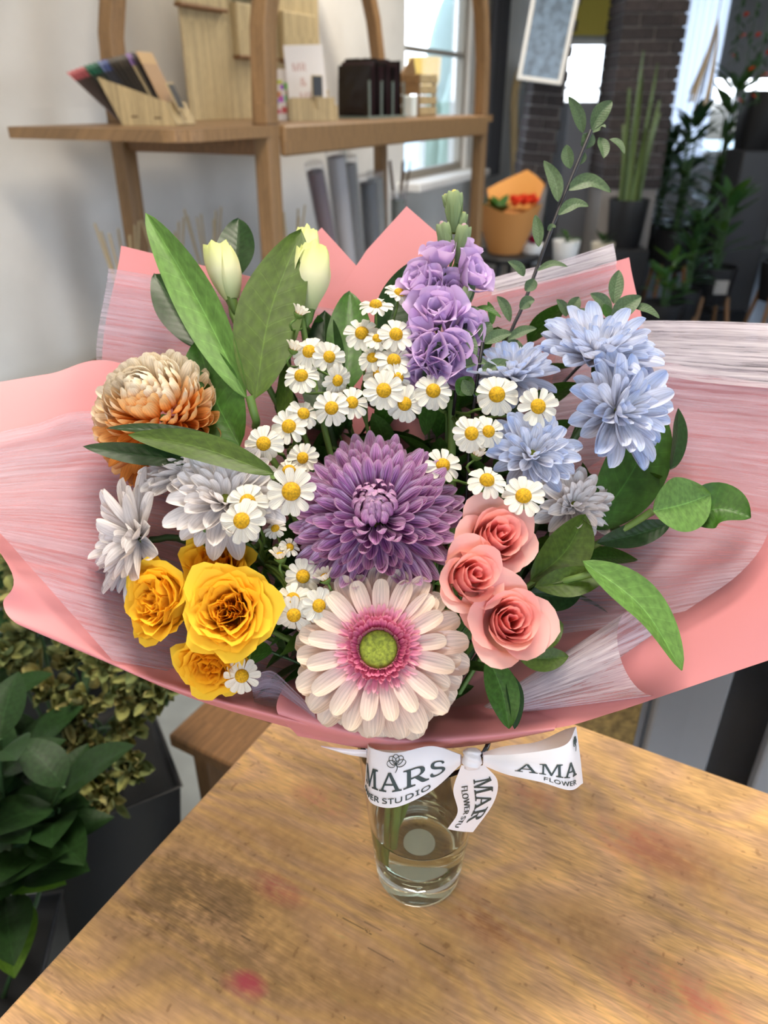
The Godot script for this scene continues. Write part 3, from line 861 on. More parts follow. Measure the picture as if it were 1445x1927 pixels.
	# floor and plants beyond the archway, colours darkened for the dim light there
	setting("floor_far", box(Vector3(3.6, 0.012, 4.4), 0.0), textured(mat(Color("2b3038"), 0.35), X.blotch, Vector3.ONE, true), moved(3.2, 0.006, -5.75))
	var bk: Material = M.black
	var dg := mat(Color("1a3520"), 0.4); dg.backlight_enabled = true; dg.backlight = Color(0.2, 0.3, 0.1)  # leaf greens darkened to stand for backlit shade
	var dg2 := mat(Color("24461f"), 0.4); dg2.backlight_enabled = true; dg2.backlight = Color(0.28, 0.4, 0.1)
	# snake plant against the pier
	var sn := thing("snake_plant", "tall snake plant with upright blades before the brick pier", "plant", Vector3(1.66, 0, -5.1))
	part(sn, "stand", box(Vector3(0.30, 0.55, 0.30), 0.01), M.black, moved(0, 0.275, 0))
	part(sn, "pot", lathe([Vector2(0, 0.55), Vector2(0.11, 0.55), Vector2(0.135, 0.86), Vector2(0.125, 0.86), Vector2(0.12, 0.83), Vector2(0, 0.85)], 20), bk)
	var sm := mat(Color("56683a"), 0.45)
	for k in 8:
		var hgt := 0.50 + 0.07 * ((k * 5) % 7)
		part(sn, "blade", grid(8, 3, func(a: float, b: float) -> Vector3:
			var w := 0.045 * pow(maxf(1.0 - a, 0.0), 0.45)
			return Vector3((b - 0.5) * w, a * hgt, 0.012 * cos(b * 6.0) + 0.05 * a * a)), sm, Transform3D(Basis(Vector3.UP, k * 2.4), Vector3(0.06 * sin(k * 2.4), 0.81, 0.06 * cos(k * 2.4))))
	# [x, z, base height, pot radius, pot height, leaf length, width, count, height, legs, upright, label]
	var pl := [
		[2.22, -4.80, 0.0, 0.15, 0.24, 0.20, 0.055, 34, 0.50, 0.22, 0.4, "potted plant with a pale label on wooden legs"],
		[2.72, -4.85, 0.0, 0.16, 0.26, 0.22, 0.06, 38, 0.62, 0.22, 0.3, "dark bushy potted plant on wooden legs beside the labelled pot"],
		[3.22, -4.80, 0.0, 0.15, 0.24, 0.22, 0.05, 36, 0.55, 0.22, 0.5, "arching dark potted plant on wooden legs near the glass"],
		[2.16, -5.50, 0.0, 0.15, 0.30, 0.20, 0.08, 60, 0.75, 0.30, 0.3, "broad leaved dark plant behind the legged pots"],
		[2.75, -6.35, 0.0, 0.20, 0.32, 0.30, 0.07, 60, 0.95, 0.30, 0.3, "tall bushy plant under the black hanging planter"],
		[3.30, -5.60, 0.0, 0.18, 0.32, 0.28, 0.06, 60, 1.00, 0.25, 0.5, "tall glossy plant before the far window"],
		[1.78, -4.45, 0.0, 0.13, 0.20, 0.16, 0.05, 26, 0.30, 0.10, 0.3, "low green plant beside the black bench"],
		[2.28, -6.25, 0.0, 0.16, 0.30, 0.24, 0.07, 60, 0.70, 0.25, 0.2, "dense dark plant behind the black planter plinth"],
		[3.70, -5.10, 0.0, 0.17, 0.30, 0.28, 0.06, 60, 1.00, 0.25, 0.4, "tall dark plant at the end of the legged pots"],
		[1.98, -4.62, 0.0, 0.10, 0.22, 0.20, 0.05, 44, 0.45, 0.12, 0.3, "small dark plant between the snake plant and the labelled pot"],
	]
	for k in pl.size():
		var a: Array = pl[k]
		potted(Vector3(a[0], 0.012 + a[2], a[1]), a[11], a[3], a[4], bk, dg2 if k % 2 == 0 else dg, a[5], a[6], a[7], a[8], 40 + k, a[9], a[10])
	lone("pot_label", box(Vector3(0.09, 0.09, 0.003), 0.0), mat(Color("8f8a84"), 0.6), "pale square label on the black legged pot", "label", moved(2.22, 0.36, -4.652))
	var bx := thing("black_planter", "wide black tapered planter on a tall plinth among the plants", "planter", Vector3(2.66, 0.012, -5.55))
	part(bx, "plinth", box(Vector3(0.30, 1.13, 0.30), 0.01), M.charcoal, moved(0, 0.565, 0))
	part(bx, "planter_body", lathe([Vector2(0, 1.13), Vector2(0.17, 1.13), Vector2(0.21, 1.50), Vector2(0.195, 1.50), Vector2(0.19, 1.46), Vector2(0, 1.45)], 4), M.black, Transform3D(Basis(Vector3.UP, PI / 4), Vector3.ZERO))
	lone("added_sheer_sheet", grid(2, 40, func(a: float, b: float) -> Vector3: return Vector3((b - 0.5) * 0.52, 0.9 + a * 1.75, 0.02 * sin(b * 50.0))), sheer, "added sheer white sheet for the bright strip over part of the far window", "curtain", moved(2.95, 0, -7.95))  # added sheet that makes the bright strip beside the pier
	lone("roller_blind", box(Vector3(1.12, 0.95, 0.012), 0.002), mat(Color("8f9094"), 0.8), "grey roller blind pulled halfway down the far window", "blind", moved(3.77, 2.11, -7.97))
	# hanging garlands and a dried bunch
	for k in [[at(1425, 5, 4.2), 0.55, "ivy garland with pink blossoms hanging near the glass"], [at(1398, -8, 4.4), 0.35, "short ivy garland hanging beside the dried bunch"], [at(1440, 60, 4.0), 0.35, "ivy garland with red blossoms hanging in the plant room"]]:
		var g := thing("hanging_garland", k[2], "garland", k[0])
		var len_: float = k[1]
		part(g, "string", tube([Vector3(0, 3.03 - k[0].y, 0), Vector3(0, 0, 0), Vector3(0.03, -len_, 0)], 0.003, 0.002, 5), M.stem_deep)
		for j in 16:
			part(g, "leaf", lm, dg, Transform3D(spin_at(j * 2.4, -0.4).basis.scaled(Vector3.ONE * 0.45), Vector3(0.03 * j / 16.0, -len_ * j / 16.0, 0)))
		for j in 3:
			part(g, "blossom", fl, M.petal, Transform3D(spin_at(j * 2.0, 0.3).basis, Vector3(0.03, -len_ * (0.3 + 0.3 * j), 0.01)))
	var db := thing("pampas_bunch", "cream and brown dried pampas bunch hanging by the plant room", "dried flowers", at(1352, 30, 4.9))
	part(db, "string", tube([Vector3(0, 3.04 - at(1352, 30, 4.9).y, 0), Vector3.ZERO], 0.003, 0.003, 5), M.oak_dark)
	for j in 16:
		var a := j * 2.4
		part(db, "plume", tube([Vector3.ZERO, Vector3(0.03 * cos(a), -0.2, 0.03 * sin(a)), Vector3(0.07 * cos(a) - 0.03, -0.45 - 0.05 * (j % 3), 0.07 * sin(a))], 0.003, 0.008 if j % 2 else 0.005, 6), mat(Color("d9c3a0") if j % 2 else Color("5a4638"), 0.95))

func near_floor() -> void:
	# black square buckets of foliage on the floor beside the bench
	for k in [[Vector3(-0.60, 0, -0.62), 0.30, 0.34, 0.5, "black square bucket full of dried blooms beside the bench"], [Vector3(-0.62, 0, -0.17), 0.26, 0.40, 0.15, "black square bucket of glossy leaves beside the bench"], [Vector3(-0.78, 0, -1.02), 0.28, 0.36, 0.3, "black square bucket of foliage added to darken the space behind the dried blooms"]]:  # the hindmost bucket is added to darken the space there
		var t := thing("flower_bucket", k[4], "bucket", k[0], "", Basis(Vector3.UP, k[3]))
		var w: float = k[1]; var h: float = k[2]
		part(t, "bucket_body", lathe([Vector2(0, 0), Vector2(w * 0.50, 0), Vector2(w * 0.52, 0.01), Vector2(w * 0.68, h), Vector2(w * 0.70, h + 0.004), Vector2(w * 0.66, h + 0.004), Vector2(w * 0.62, h - 0.05), Vector2(0, h - 0.06)], 4), M.black, Transform3D(Basis(Vector3.UP, PI / 4), Vector3.ZERO))
	var yl := [mat(Color("8c8e52"), 0.9), mat(Color("707a48"), 0.9), mat(Color("a39a5e"), 0.9)]
	var dr := RandomNumberGenerator.new(); dr.seed = 77
	var bracts := [petal(0.030, 0.016, {"bend": 0.9, "hook": -1.2, "cup": 0.5, "wave": 0.12, "tip": 0.2}, 6, 4), petal(0.024, 0.014, {"bend": 0.5, "hook": 0.9, "cup": 0.4, "wave": 0.15, "tip": 0.1}, 6, 4), petal(0.034, 0.010, {"bend": 0.3, "cup": 0.4, "wave": 0.1, "tip": 0.5}, 6, 4)]
	var spots := [[165, 1330], [120, 1350], [150, 1395], [205, 1420], [235, 1370], [95, 1300], [130, 1240], [190, 1260], [225, 1310], [60, 1255], [90, 1440], [145, 1545], [280, 1320], [265, 1265], [310, 1300], [40, 1190], [180, 1470], [60, 1120], [20, 1060], [30, 1130], [100, 1170], [10, 1240], [200, 1500], [250, 1440]]
	for s in spots:
		var p := at(s[0], s[1], 1.02 + 0.05 * dr.randf())
		var t := thing("dried_bloom", "olive yellow dried bloom in the black bucket", "dried flower", p, "dried blooms in the black bucket")
		var foot := Vector3(-0.60 + dr.randf_range(-0.06, 0.06), 0.285, -0.62 + dr.randf_range(-0.06, 0.06)) - p
		part(t, "stem", tube([foot, foot * 0.5 + Vector3(0, 0.04, 0), Vector3.ZERO], 0.003, 0.003, 5), M.stem_deep)
		var axis := (-foot.normalized() + Vector3(dr.randf_range(-0.4, 0.4), 0.2, dr.randf_range(0, 0.6))).normalized()
		for j in 34:
			var b := frame_of(axis, j * 2.4) * Basis(Vector3.RIGHT, -dr.randf_range(0.2, 1.3))
			part(t, "bract", bracts[j % 3], yl[(j + int(s[0])) % 3], Transform3D(b.scaled(Vector3.ONE * dr.randf_range(0.8, 1.25)), axis * dr.randf_range(-0.03, 0.02) + b.z * 0.006))
	# leaves that stand up out of both buckets
	var lm := [leaf(0.10, 0.062, 0.6, 0.2), leaf(0.12, 0.06, 0.3, 0.25), leaf(0.085, 0.05, 0.8, 0.2)]
	var bright := mat(Color("7aa832"), 0.4); bright.albedo_texture = X.leaf
	var spray := [[30, 1010], [70, 1080], [10, 1130], [120, 1140], [180, 1200], [60, 1200], [250, 1240], [300, 1290], [20, 1270], [60, 1410], [0, 1390], [120, 1480], [20, 1500], [70, 1600], [10, 1560], [0, 1330], [110, 1520], [0, 1640], [30, 1450], [0, 1470]]
	for k in spray.size():
		var s: Array = spray[k]
		var p := at(s[0], s[1], (0.86 if s[1] > 1300 else 1.20) + 0.12 * dr.randf())
		var t := thing("leafy_sprig", ["added leafy sprig darkening the space behind the dried blooms", "glossy green leafy sprig in the bucket beside the bench"][1 if s[1] > 1300 else 0], "foliage", p, ["added dark sprigs behind the dried blooms", "glossy sprigs beside the bench"][1 if s[1] > 1300 else 0])  # far sprigs are added so that space reads dark
		var foot := (Vector3(-0.62, 0.32, -0.20) if s[1] > 1300 else Vector3(-0.78, 0.32, -1.02)) + Vector3(dr.randf_range(-0.06, 0.06), 0, dr.randf_range(-0.06, 0.05)) - p
		part(t, "stem", tube([foot, foot * 0.5 + Vector3(0.02, 0.03, 0), Vector3.ZERO], 0.0035, 0.0025, 5), M.stem_deep)
		for j in 6:
			part(t, "leaf", lm[j % 3], bright if (k in [9, 13, 14] and j == 0) else (M.leaf_dark if (k + j) % 3 == 0 and s[1] > 1300 else M.leaf_shop), spin_at(j * 2.4 + k, 0.25 + 0.12 * j, -foot.normalized() * (-0.02 * (5 - j))))
	# low wooden crate and grey cabinet behind the bench
	var c := on_y(400, 1375, 0.42)
	var wc := thing("wooden_trestle", "low orange brown wooden bench behind the workbench", "bench", Vector3(c.x + 0.06, 0, c.z - 0.06), "", Basis(Vector3.UP, deg_to_rad(-29)))
	part(wc, "plank", box(Vector3(0.40, 0.03, 0.12), 0.004), M.oak_dark, moved(0.11, 0.405, 0.07))
	part(wc, "plank", box(Vector3(0.40, 0.03, 0.12), 0.004), M.oak_dark, moved(0.11, 0.405, -0.06))
	for x in [-0.05, 0.27]:
		part(wc, "leg", box(Vector3(0.04, 0.39, 0.2), 0.004), M.oak_dark, moved(x, 0.195, 0))
	var gb := Basis(Vector3.UP, deg_to_rad(-3))
	var gc := thing("counter_cabinet", "grey counter cabinet with a dark gap behind the workbench", "cabinet", Vector3(0.50, 0, -0.60), "", gb)
	var gm := textured(mat(Color("c6c4c6"), 0.5), X.mottle, Vector3.ONE, true)
	part(gc, "door", box(Vector3(0.10, 0.78, 0.02), 0.003), gm, moved(-0.065, 0.40, 0.162))
	part(gc, "door", box(Vector3(0.34, 0.78, 0.02), 0.003), gm, moved(0.235, 0.40, 0.162))
	for x in [-0.125, 0.40]:
		part(gc, "side_panel", box(Vector3(0.02, 0.80, 0.30), 0.002), gm, moved(x, 0.40, 0.0))
	part(gc, "back_panel", box(Vector3(0.505, 0.80, 0.015), 0.002), gm, moved(0.1375, 0.40, -0.142))
	part(gc, "counter_top", box(Vector3(0.57, 0.025, 0.36), 0.003), gm, moved(0.1375, 0.8125, 0.01))
	lone("particle_board", box(Vector3(0.135, 0.80, 0.02), 0.002), textured(mat(Color("e0b870"), 0.8), X.blotch, Vector3.ONE * 9, true), "upright golden particle board beside the grey counter cabinet", "board", Transform3D(gb, Vector3(0.295, 0.40, -0.46)))

# ---------- workbench ----------
func workbench() -> void:
	var corner := on_y(650, 1206, T)
	var e2 := (on_y(1445, 1490, T) - on_y(1100, 1367, T)).normalized()
	var b := Basis(e2, Vector3.UP, e2.cross(Vector3.UP))
	var S := 1.15
	var mid := corner + b * Vector3(S / 2, 0, S / 2)
	var t := thing("workbench", "worn plywood workbench stained with pink and grey marks", "table", Vector3(mid.x, 0, mid.z), "", b)
	# plywood face: grain along x
	var n := 1500
	var low := stretched(n, n, 110, 300, 0.014, 71)
	var fine := stretched(n, n, 130, 1500, 0.13, 72)
	var pore := stretched(n, n, 190, 1500, 0.42, 76)
	var mott := stretched(n, n, 350, 700, 0.03, 73)
	var speck := stretched(n, n, 750, 750, 0.12, 74)
	var d := PackedByteArray()
	d.resize(n * n * 3)
	for y in n:
		for x in n:
			var k := y * n + x
			var l := (low[k] - 128) * 0.0078
			var ring := sin((y * 0.006 + l * 3.6 + (mott[k] - 128) * 0.0016) * 9.0)
			var g := 0.97 + ring * 0.030 + (fine[k] - 128) * 0.0007 + (pore[k] - 128) * 0.0011 + (mott[k] - 128) * 0.0012 + l * 0.06
			var dk := clampf((speck[k] - 205) * 0.02, 0.0, 0.3)
			g *= 1.0 - dk * 0.5
			d[k * 3] = clampi(int(220 * g), 0, 255)
			d[k * 3 + 1] = clampi(int(182 * g - dk * 18), 0, 255)
			d[k * 3 + 2] = clampi(int(134 * g * (1.0 - 0.06 * ring) - dk * 26), 0, 255)
	# stains where the photograph shows them: [px, py, radius m, r, g, b, strength]
	var stains := [[390, 1640, 0.055, 120, 98, 66, 0.6], [360, 1700, 0.04, 120, 98, 66, 0.5], [400, 1790, 0.07, 112, 92, 62, 0.55], [520, 1600, 0.05, 140, 108, 66, 0.5], [525, 1670, 0.016, 196, 92, 104, 0.5], [472, 1849, 0.009, 200, 70, 100, 0.8], [455, 1858, 0.010, 196, 84, 106, 0.5], [612, 1508, 0.02, 190, 118, 110, 0.6], [1005, 1505, 0.02, 170, 100, 80, 0.5], [1215, 1590, 0.03, 196, 108, 96, 0.6], [1275, 1870, 0.03, 190, 96, 84, 0.6], [920, 1725, 0.03, 130, 84, 54, 0.7], [1095, 1500, 0.016, 110, 80, 50, 0.7], [880, 1820, 0.03, 120, 90, 56, 0.5], [700, 1870, 0.06, 130, 100, 64, 0.45], [1330, 1640, 0.04, 140, 104, 62, 0.5], [250, 1730, 0.02, 96, 74, 46, 0.6], [1090, 1750, 0.03, 116, 84, 50, 0.5]]
	for s in stains:
		var p: Vector3 = t.transform.affine_inverse() * on_y(s[0], s[1], T)
		var cx := int(fposmod(p.x / S, 1.0) * n); var cy := int(fposmod(p.z / S, 1.0) * n)
		var R := int(s[2] / S * n)
		for y in range(maxi(cy - R, 0), mini(cy + R, n)):
			for x in range(maxi(cx - R * 2, 0), mini(cx + R * 2, n)):
				var q := Vector2((x - cx) * 0.5, y - cy).length() / R
				var k := y * n + x
				var a: float = clampf((1.0 - q) * (0.66 + (mott[k] - 128) * 0.009 + (speck[k] - 128) * 0.004 + (pore[k] - 128) * 0.007), 0.0, 1.0) * s[6] if q < 1.0 else 0.0
				for c in 3:
					d[k * 3 + c] = int(lerpf(d[k * 3 + c], s[3 + c], a))
	# scattered scratches and specks
	var r := RandomNumberGenerator.new(); r.seed = 19
	for j in 420:
		var x := r.randi_range(5, n - 60); var y := r.randi_range(5, n - 8)
		var len_ := r.randi_range(2, 34) if j % 3 else r.randi_range(2, 5)
		var f := r.randf_range(0.55, 0.85)
		for i in len_:
			var k := (y + int(i * r.randf_range(-0.05, 0.05)) + (i % 2 if len_ < 6 else 0)) * n + x + i
			for c in 3: d[k * 3 + c] = int(d[k * 3 + c] * f)
	var m := mat(Color("f4e8d6"), 0.55)
	m.albedo_texture = ImageTexture.create_from_image(Image.create_from_data(n, n, false, Image.FORMAT_RGB8, d))
	m.uv1_scale = Vector3(1.0 / S, 1.0 / S, 1.0)
	part(t, "table_top", box(Vector3(S, 0.022, S), 0.003), m, moved(0, T - 0.011, 0))
	part(t, "under_frame", box(Vector3(S - 0.16, 0.07, S - 0.16), 0.004), M.oak_dark, moved(0, T - 0.057, 0))
	for x in [-1, 1]:
		for z in [-1, 1]:
			part(t, "leg", box(Vector3(0.07, T - 0.092, 0.07), 0.005), M.oak_dark, moved(x * (S / 2 - 0.14), (T - 0.092) / 2, z * (S / 2 - 0.14)))

func vase() -> void:
	var t := thing("glass_vase", "tapered clear glass vase with a little water under the bouquet", "vase", Vector3(0, T + 0.0004, 0))
	var g := mat(Color(0.98, 1.0, 0.99, 0.0), 0.0)
	g.refraction_enabled = true
	g.refraction_scale = 0.05
	g.transparency = BaseMaterial3D.TRANSPARENCY_ALPHA
	var w := mat(Color(0.96, 0.97, 0.90, 0.0), 0.0)
	w.refraction_enabled = true
	w.refraction_scale = 0.033
	w.transparency = BaseMaterial3D.TRANSPARENCY_ALPHA
	var pr := []
	var ri := func(y: float) -> float: return 0.0300 + 0.095 * y
	pr.append(Vector2(0.0, 0.022))
	pr.append(Vector2(0.018, 0.0215))
	pr.append(Vector2(0.027, 0.0225))
	for k in range(0, 9): pr.append(Vector2(ri.call(0.026 + 0.136 * k / 8.0), 0.026 + 0.136 * k / 8.0))
	pr.append(Vector2(0.0460, 0.1635)); pr.append(Vector2(0.0480, 0.1635))
	for k in range(0, 9): pr.append(Vector2(ri.call(0.162 - 0.156 * k / 8.0) + 0.0034, 0.162 - 0.156 * k / 8.0))
	pr.append(Vector2(0.0325, 0.0020)); pr.append(Vector2(0.029, 0.0)); pr.append(Vector2(0.020, 0.0012)); pr.append(Vector2(0.0, 0.004))
	part(t, "vase_body", lathe(pr, 56), g)
	var wl := 0.066
	var wp := [Vector2(0, wl), Vector2(0.028, wl), Vector2(ri.call(wl) - 0.0015, wl + 0.0003), Vector2(ri.call(wl) + 0.0004, wl + 0.0012)]
	for k in 6: wp.append(Vector2(ri.call(wl - (wl - 0.026) * k / 5.0) + 0.0004, wl - (wl - 0.026) * k / 5.0))
	wp.append(Vector2(0.027, 0.0221)); wp.append(Vector2(0.018, 0.0211)); wp.append(Vector2(0, 0.0216))
	part(t, "water", lathe(wp, 56), w)
	part(t, "base_label", lathe([Vector2(0, 0.0238), Vector2(0.0125, 0.0238), Vector2(0.0130, 0.0232), Vector2(0, 0.0230)], 28), mat(Color("e8e6dc"), 0.6))

# ---------- wrapping paper ----------
func sheet(n: String, label: String, rows: Array, m: Material, nu := 28, nv := 28, uvs := Vector2(0.3, 0.3), crinkle := 0.0012, straight := false) -> MeshInstance3D:
	var R := []
	for r in rows:
		var q := []
		for p in r: q.append(at(p[0], p[1], p[2]))
		R.append(q)
	var nz := FastNoiseLite.new(); nz.seed = label.length(); nz.frequency = 9.0
	var f := func(a: float, b: float) -> Vector3:
		var col := []
		for r in R: col.append(spline(r, b) if not straight or r != R[0] else straight_line(r, b))
		var p: Vector3 = spline(col, a)
		return p + lean(0, 0) * nz.get_noise_3dv(p) * crinkle
	var w: float = (f.call(0.5, 1.0) - f.call(0.5, 0.0)).length(); var h: float = (f.call(1.0, 0.5) - f.call(0.0, 0.5)).length()
	return lone(n, grid(nu, nv, f, null, false, Vector2(w / uvs.x, h / uvs.y)), m, label, "wrapping paper", Transform3D(), "wrapping around the bouquet")

func straight_line(p: Array, t: float) -> Vector3:
	var x := clampf(t, 0.0, 1.0) * (p.size() - 1)
	var i := mini(int(x), p.size() - 2)
	return p[i].lerp(p[i + 1], x - i)

func wrapping() -> void:
	var pk: Material = M.pink
	sheet("wrapping_sheet", "pink wrapping sheet with a low pointed peak behind the cream buds", [
		[[480, 560, .595], [560, 475, .60], [605, 428, .603], [668, 497, .60], [760, 600, .595]],
		[[500, 800, .585], [580, 800, .585], [640, 800, .585], [700, 800, .585], [770, 800, .585]],
		[[640, 1240, .57], [670, 1240, .57], [700, 1240, .57], [730, 1240, .57], [780, 1240, .57]]], pk, 24, 40, Vector2(0.3, 0.3), 0.0008, true)
	sheet("wrapping_sheet", "pink wrapping sheet with a tall pointed peak behind the lilac stock", [
		[[610, 590, .592], [690, 470, .596], [765, 388, .60], [850, 462, .598], [950, 560, .59]],
		[[640, 800, .58], [700, 800, .58], [770, 800, .58], [850, 800, .58], [940, 800, .58]],
		[[690, 1240, .568], [720, 1240, .568], [760, 1240, .568], [790, 1240, .568], [830, 1240, .568]]], pk, 24, 40, Vector2(0.3, 0.3), 0.0008, true)
	sheet("wrapping_sheet", "pink wrapping sheet with a square corner behind the orange bloom", [
		[[228, 462, .585], [330, 487, .587], [440, 513, .588], [640, 560, .588]],
		[[196, 720, .572], [340, 740, .576], [480, 760, .578], [660, 800, .578]],
		[[330, 960, .565], [440, 980, .568], [560, 1000, .57], [690, 1020, .572]],
		[[640, 1250, .563], [670, 1250, .563], [700, 1250, .563], [730, 1250, .563]]], pk)
	sheet("wrapping_film", "brushed white film lining the pink sheet behind the orange bloom", [
		[[204, 505, .576], [330, 525, .580], [440, 545, .582], [640, 585, .582]],
		[[188, 720, .566], [340, 745, .570], [480, 765, .572], [660, 805, .572]],
		[[330, 960, .560], [440, 980, .562], [560, 1000, .564], [690, 1020, .566]],
		[[640, 1240, .559], [670, 1240, .559], [700, 1240, .559], [730, 1240, .559]]], M.film, 28, 28, Vector2(0.6, 0.22))
	sheet("wrapping_sheet", "pink wrapping sheet with a square corner behind the tall leafy twig", [
		[[790, 590, .585], [930, 550, .585], [1060, 520, .582], [1184, 484, .578]],
		[[800, 760, .578], [950, 740, .575], [1080, 720, .57], [1212, 695, .563]],
		[[790, 980, .572], [900, 980, .57], [1000, 970, .566], [1120, 960, .56]],
		[[740, 1250, .563], [770, 1250, .563], [800, 1250, .563], [830, 1250, .563]]], pk)
	sheet("wrapping_film", "brushed white film lining the pink sheet behind the tall leafy twig", [
		[[800, 575, .578], [930, 522, .578], [1050, 492, .574], [1154, 459, .570]],
		[[800, 760, .572], [940, 740, .569], [1060, 715, .564], [1176, 690, .556]],
		[[790, 980, .566], [900, 980, .564], [1000, 970, .56], [1100, 960, .553]],
		[[740, 1240, .559], [770, 1240, .559], [800, 1240, .559], [830, 1240, .559]]], M.film, 28, 28, Vector2(0.6, 0.22))
	# left and right wings, rolled over at the front lip
	sheet("wrapping_sheet", "broad pink wrapping sheet spread under the yellow roses", [
		[[-70, 730, .50], [90, 704, .53], [230, 684, .556], [500, 820, .568]],
		[[-70, 920, .465], [110, 900, .50], [300, 920, .54], [560, 1000, .56]],
		[[22, 1078, .432], [150, 1095, .455], [330, 1130, .50], [610, 1200, .548]],
		[[6, 1135, .424], [150, 1190, .434], [330, 1255, .458], [620, 1345, .505]],
		[[30, 1172, .421], [160, 1226, .428], [345, 1298, .440], [700, 1392, .462]],
		[[90, 1196, .428], [200, 1247, .435], [390, 1324, .450], [700, 1412, .490]]], pk, 40, 36)
	sheet("wrapping_film", "brushed white film over the pink sheet beside the white blooms", [
		[[-70, 828, .474], [60, 800, .503], [190, 776, .532], [480, 850, .56]],
		[[-60, 930, .455], [100, 920, .488], [290, 930, .53], [540, 1010, .554]],
		[[30, 1035, .432], [160, 1070, .455], [330, 1110, .498], [590, 1190, .542]],
		[[212, 1243, .430], [290, 1258, .445], [400, 1280, .47], [620, 1330, .505]]], M.film, 30, 30, Vector2(0.6, 0.2))
	sheet("wrapping_sheet", "broad pink wrapping sheet spread under the blue blooms", [
		[[800, 1000, .572], [1010, 830, .57], [1214, 690, .556], [1340, 706, .53], [1520, 735, .49]],
		[[820, 1100, .57], [1010, 960, .56], [1190, 870, .545], [1340, 900, .51], [1520, 900, .465]],
		[[830, 1200, .56], [980, 1120, .548], [1140, 1090, .525], [1320, 1080, .48], [1520, 1040, .432]],
		[[840, 1300, .53], [960, 1280, .515], [1120, 1240, .49], [1310, 1190, .45], [1520, 1120, .416]],
		[[860, 1385, .475], [1040, 1371, .460], [1150, 1342, .450], [1300, 1292, .432], [1520, 1218, .408]]], pk, 40, 40)
	sheet("wrapping_film", "brushed white film over the pink sheet beside the blue blooms", [
		[[1050, 640, .565], [1195, 606, .552], [1320, 606, .53], [1500, 612, .495]],
		[[1030, 780, .56], [1180, 760, .545], [1330, 775, .512], [1500, 790, .468]],
		[[1000, 960, .553], [1140, 950, .535], [1310, 960, .492], [1452, 985, .448]],
		[[940, 1100, .545], [1080, 1090, .52], [1250, 1090, .475], [1395, 1075, .442]],
		[[900, 1230, .53], [1010, 1200, .51], [1150, 1180, .482], [1290, 1150, .452]]], M.film, 34, 34, Vector2(0.6, 0.2))
	sheet("wrapping_film", "doubled edge of white film standing clear beside the highest blue bloom", [
		[[1200, 603, .549], [1320, 604, .527], [1500, 610, .492]],
		[[1206, 650, .547], [1325, 655, .522], [1500, 665, .483]],
		[[1210, 700, .545], [1330, 720, .517], [1500, 735, .474]]], M.film_double, 14, 24, Vector2(0.5, 0.16))  # added layer that gives this film edge its backlit brightness
	sheet("wrapping_film", "doubled edge of white film standing clear behind the tall twig", [
		[[925, 523, .576], [1050, 491, .572], [1154, 458, .568]],
		[[925, 540, .575], [1050, 508, .571], [1158, 478, .567]],
		[[925, 556, .574], [1050, 526, .570], [1161, 497, .566]]], M.film_double, 12, 20, Vector2(0.5, 0.16))  # likewise added so the film edge here looks lit from behind
	# front lip between the two wings and a film edge rolled into a cone
	sheet("wrapping_sheet", "pink wrapping sheet folded across the front above the bow", [
		[[560, 1250, .50], [700, 1310, .50], [830, 1330, .50], [960, 1320, .50], [1060, 1330, .48]],
		[[520, 1330, .452], [650, 1372, .455], [760, 1392, .458], [900, 1384, .460], [1045, 1370, .458]],
		[[560, 1385, .470], [680, 1408, .478], [780, 1412, .480], [900, 1402, .480], [1040, 1376, .466]]], pk, 24, 30)
	var mouth := at(1213, 1226, .452); var apex := at(905, 1342, .500)
	var ax := (mouth - apex).normalized()
	var sx := ax.cross(lean(0, 0)).normalized(); var sy := ax.cross(sx)
	lone("rolled_film_edge", grid(36, 20, func(b: float, a: float) -> Vector3:
		var r := 0.003 + 0.0235 * a
		var an := b * TAU * 0.93
		return apex.lerp(mouth, a) + (sx * cos(an) * 1.0 + sy * sin(an) * 0.95) * r + ax * 0.010 * sin(an) * a, null, false, Vector2(0.25, 0.6)), M.film_double, "curled edge of brushed film rolled into an open cone", "wrapping paper", Transform3D(), "wrapping around the bouquet")
	sheet("wrapping_film", "mauve film fold standing beside the cream gerbera", [
		[[470, 1275, .462], [510, 1262, .46], [545, 1290, .455], [590, 1335, .45]],
		[[480, 1330, .468], [520, 1330, .466], [560, 1345, .462], [600, 1372, .458]]], M.film, 12, 16)

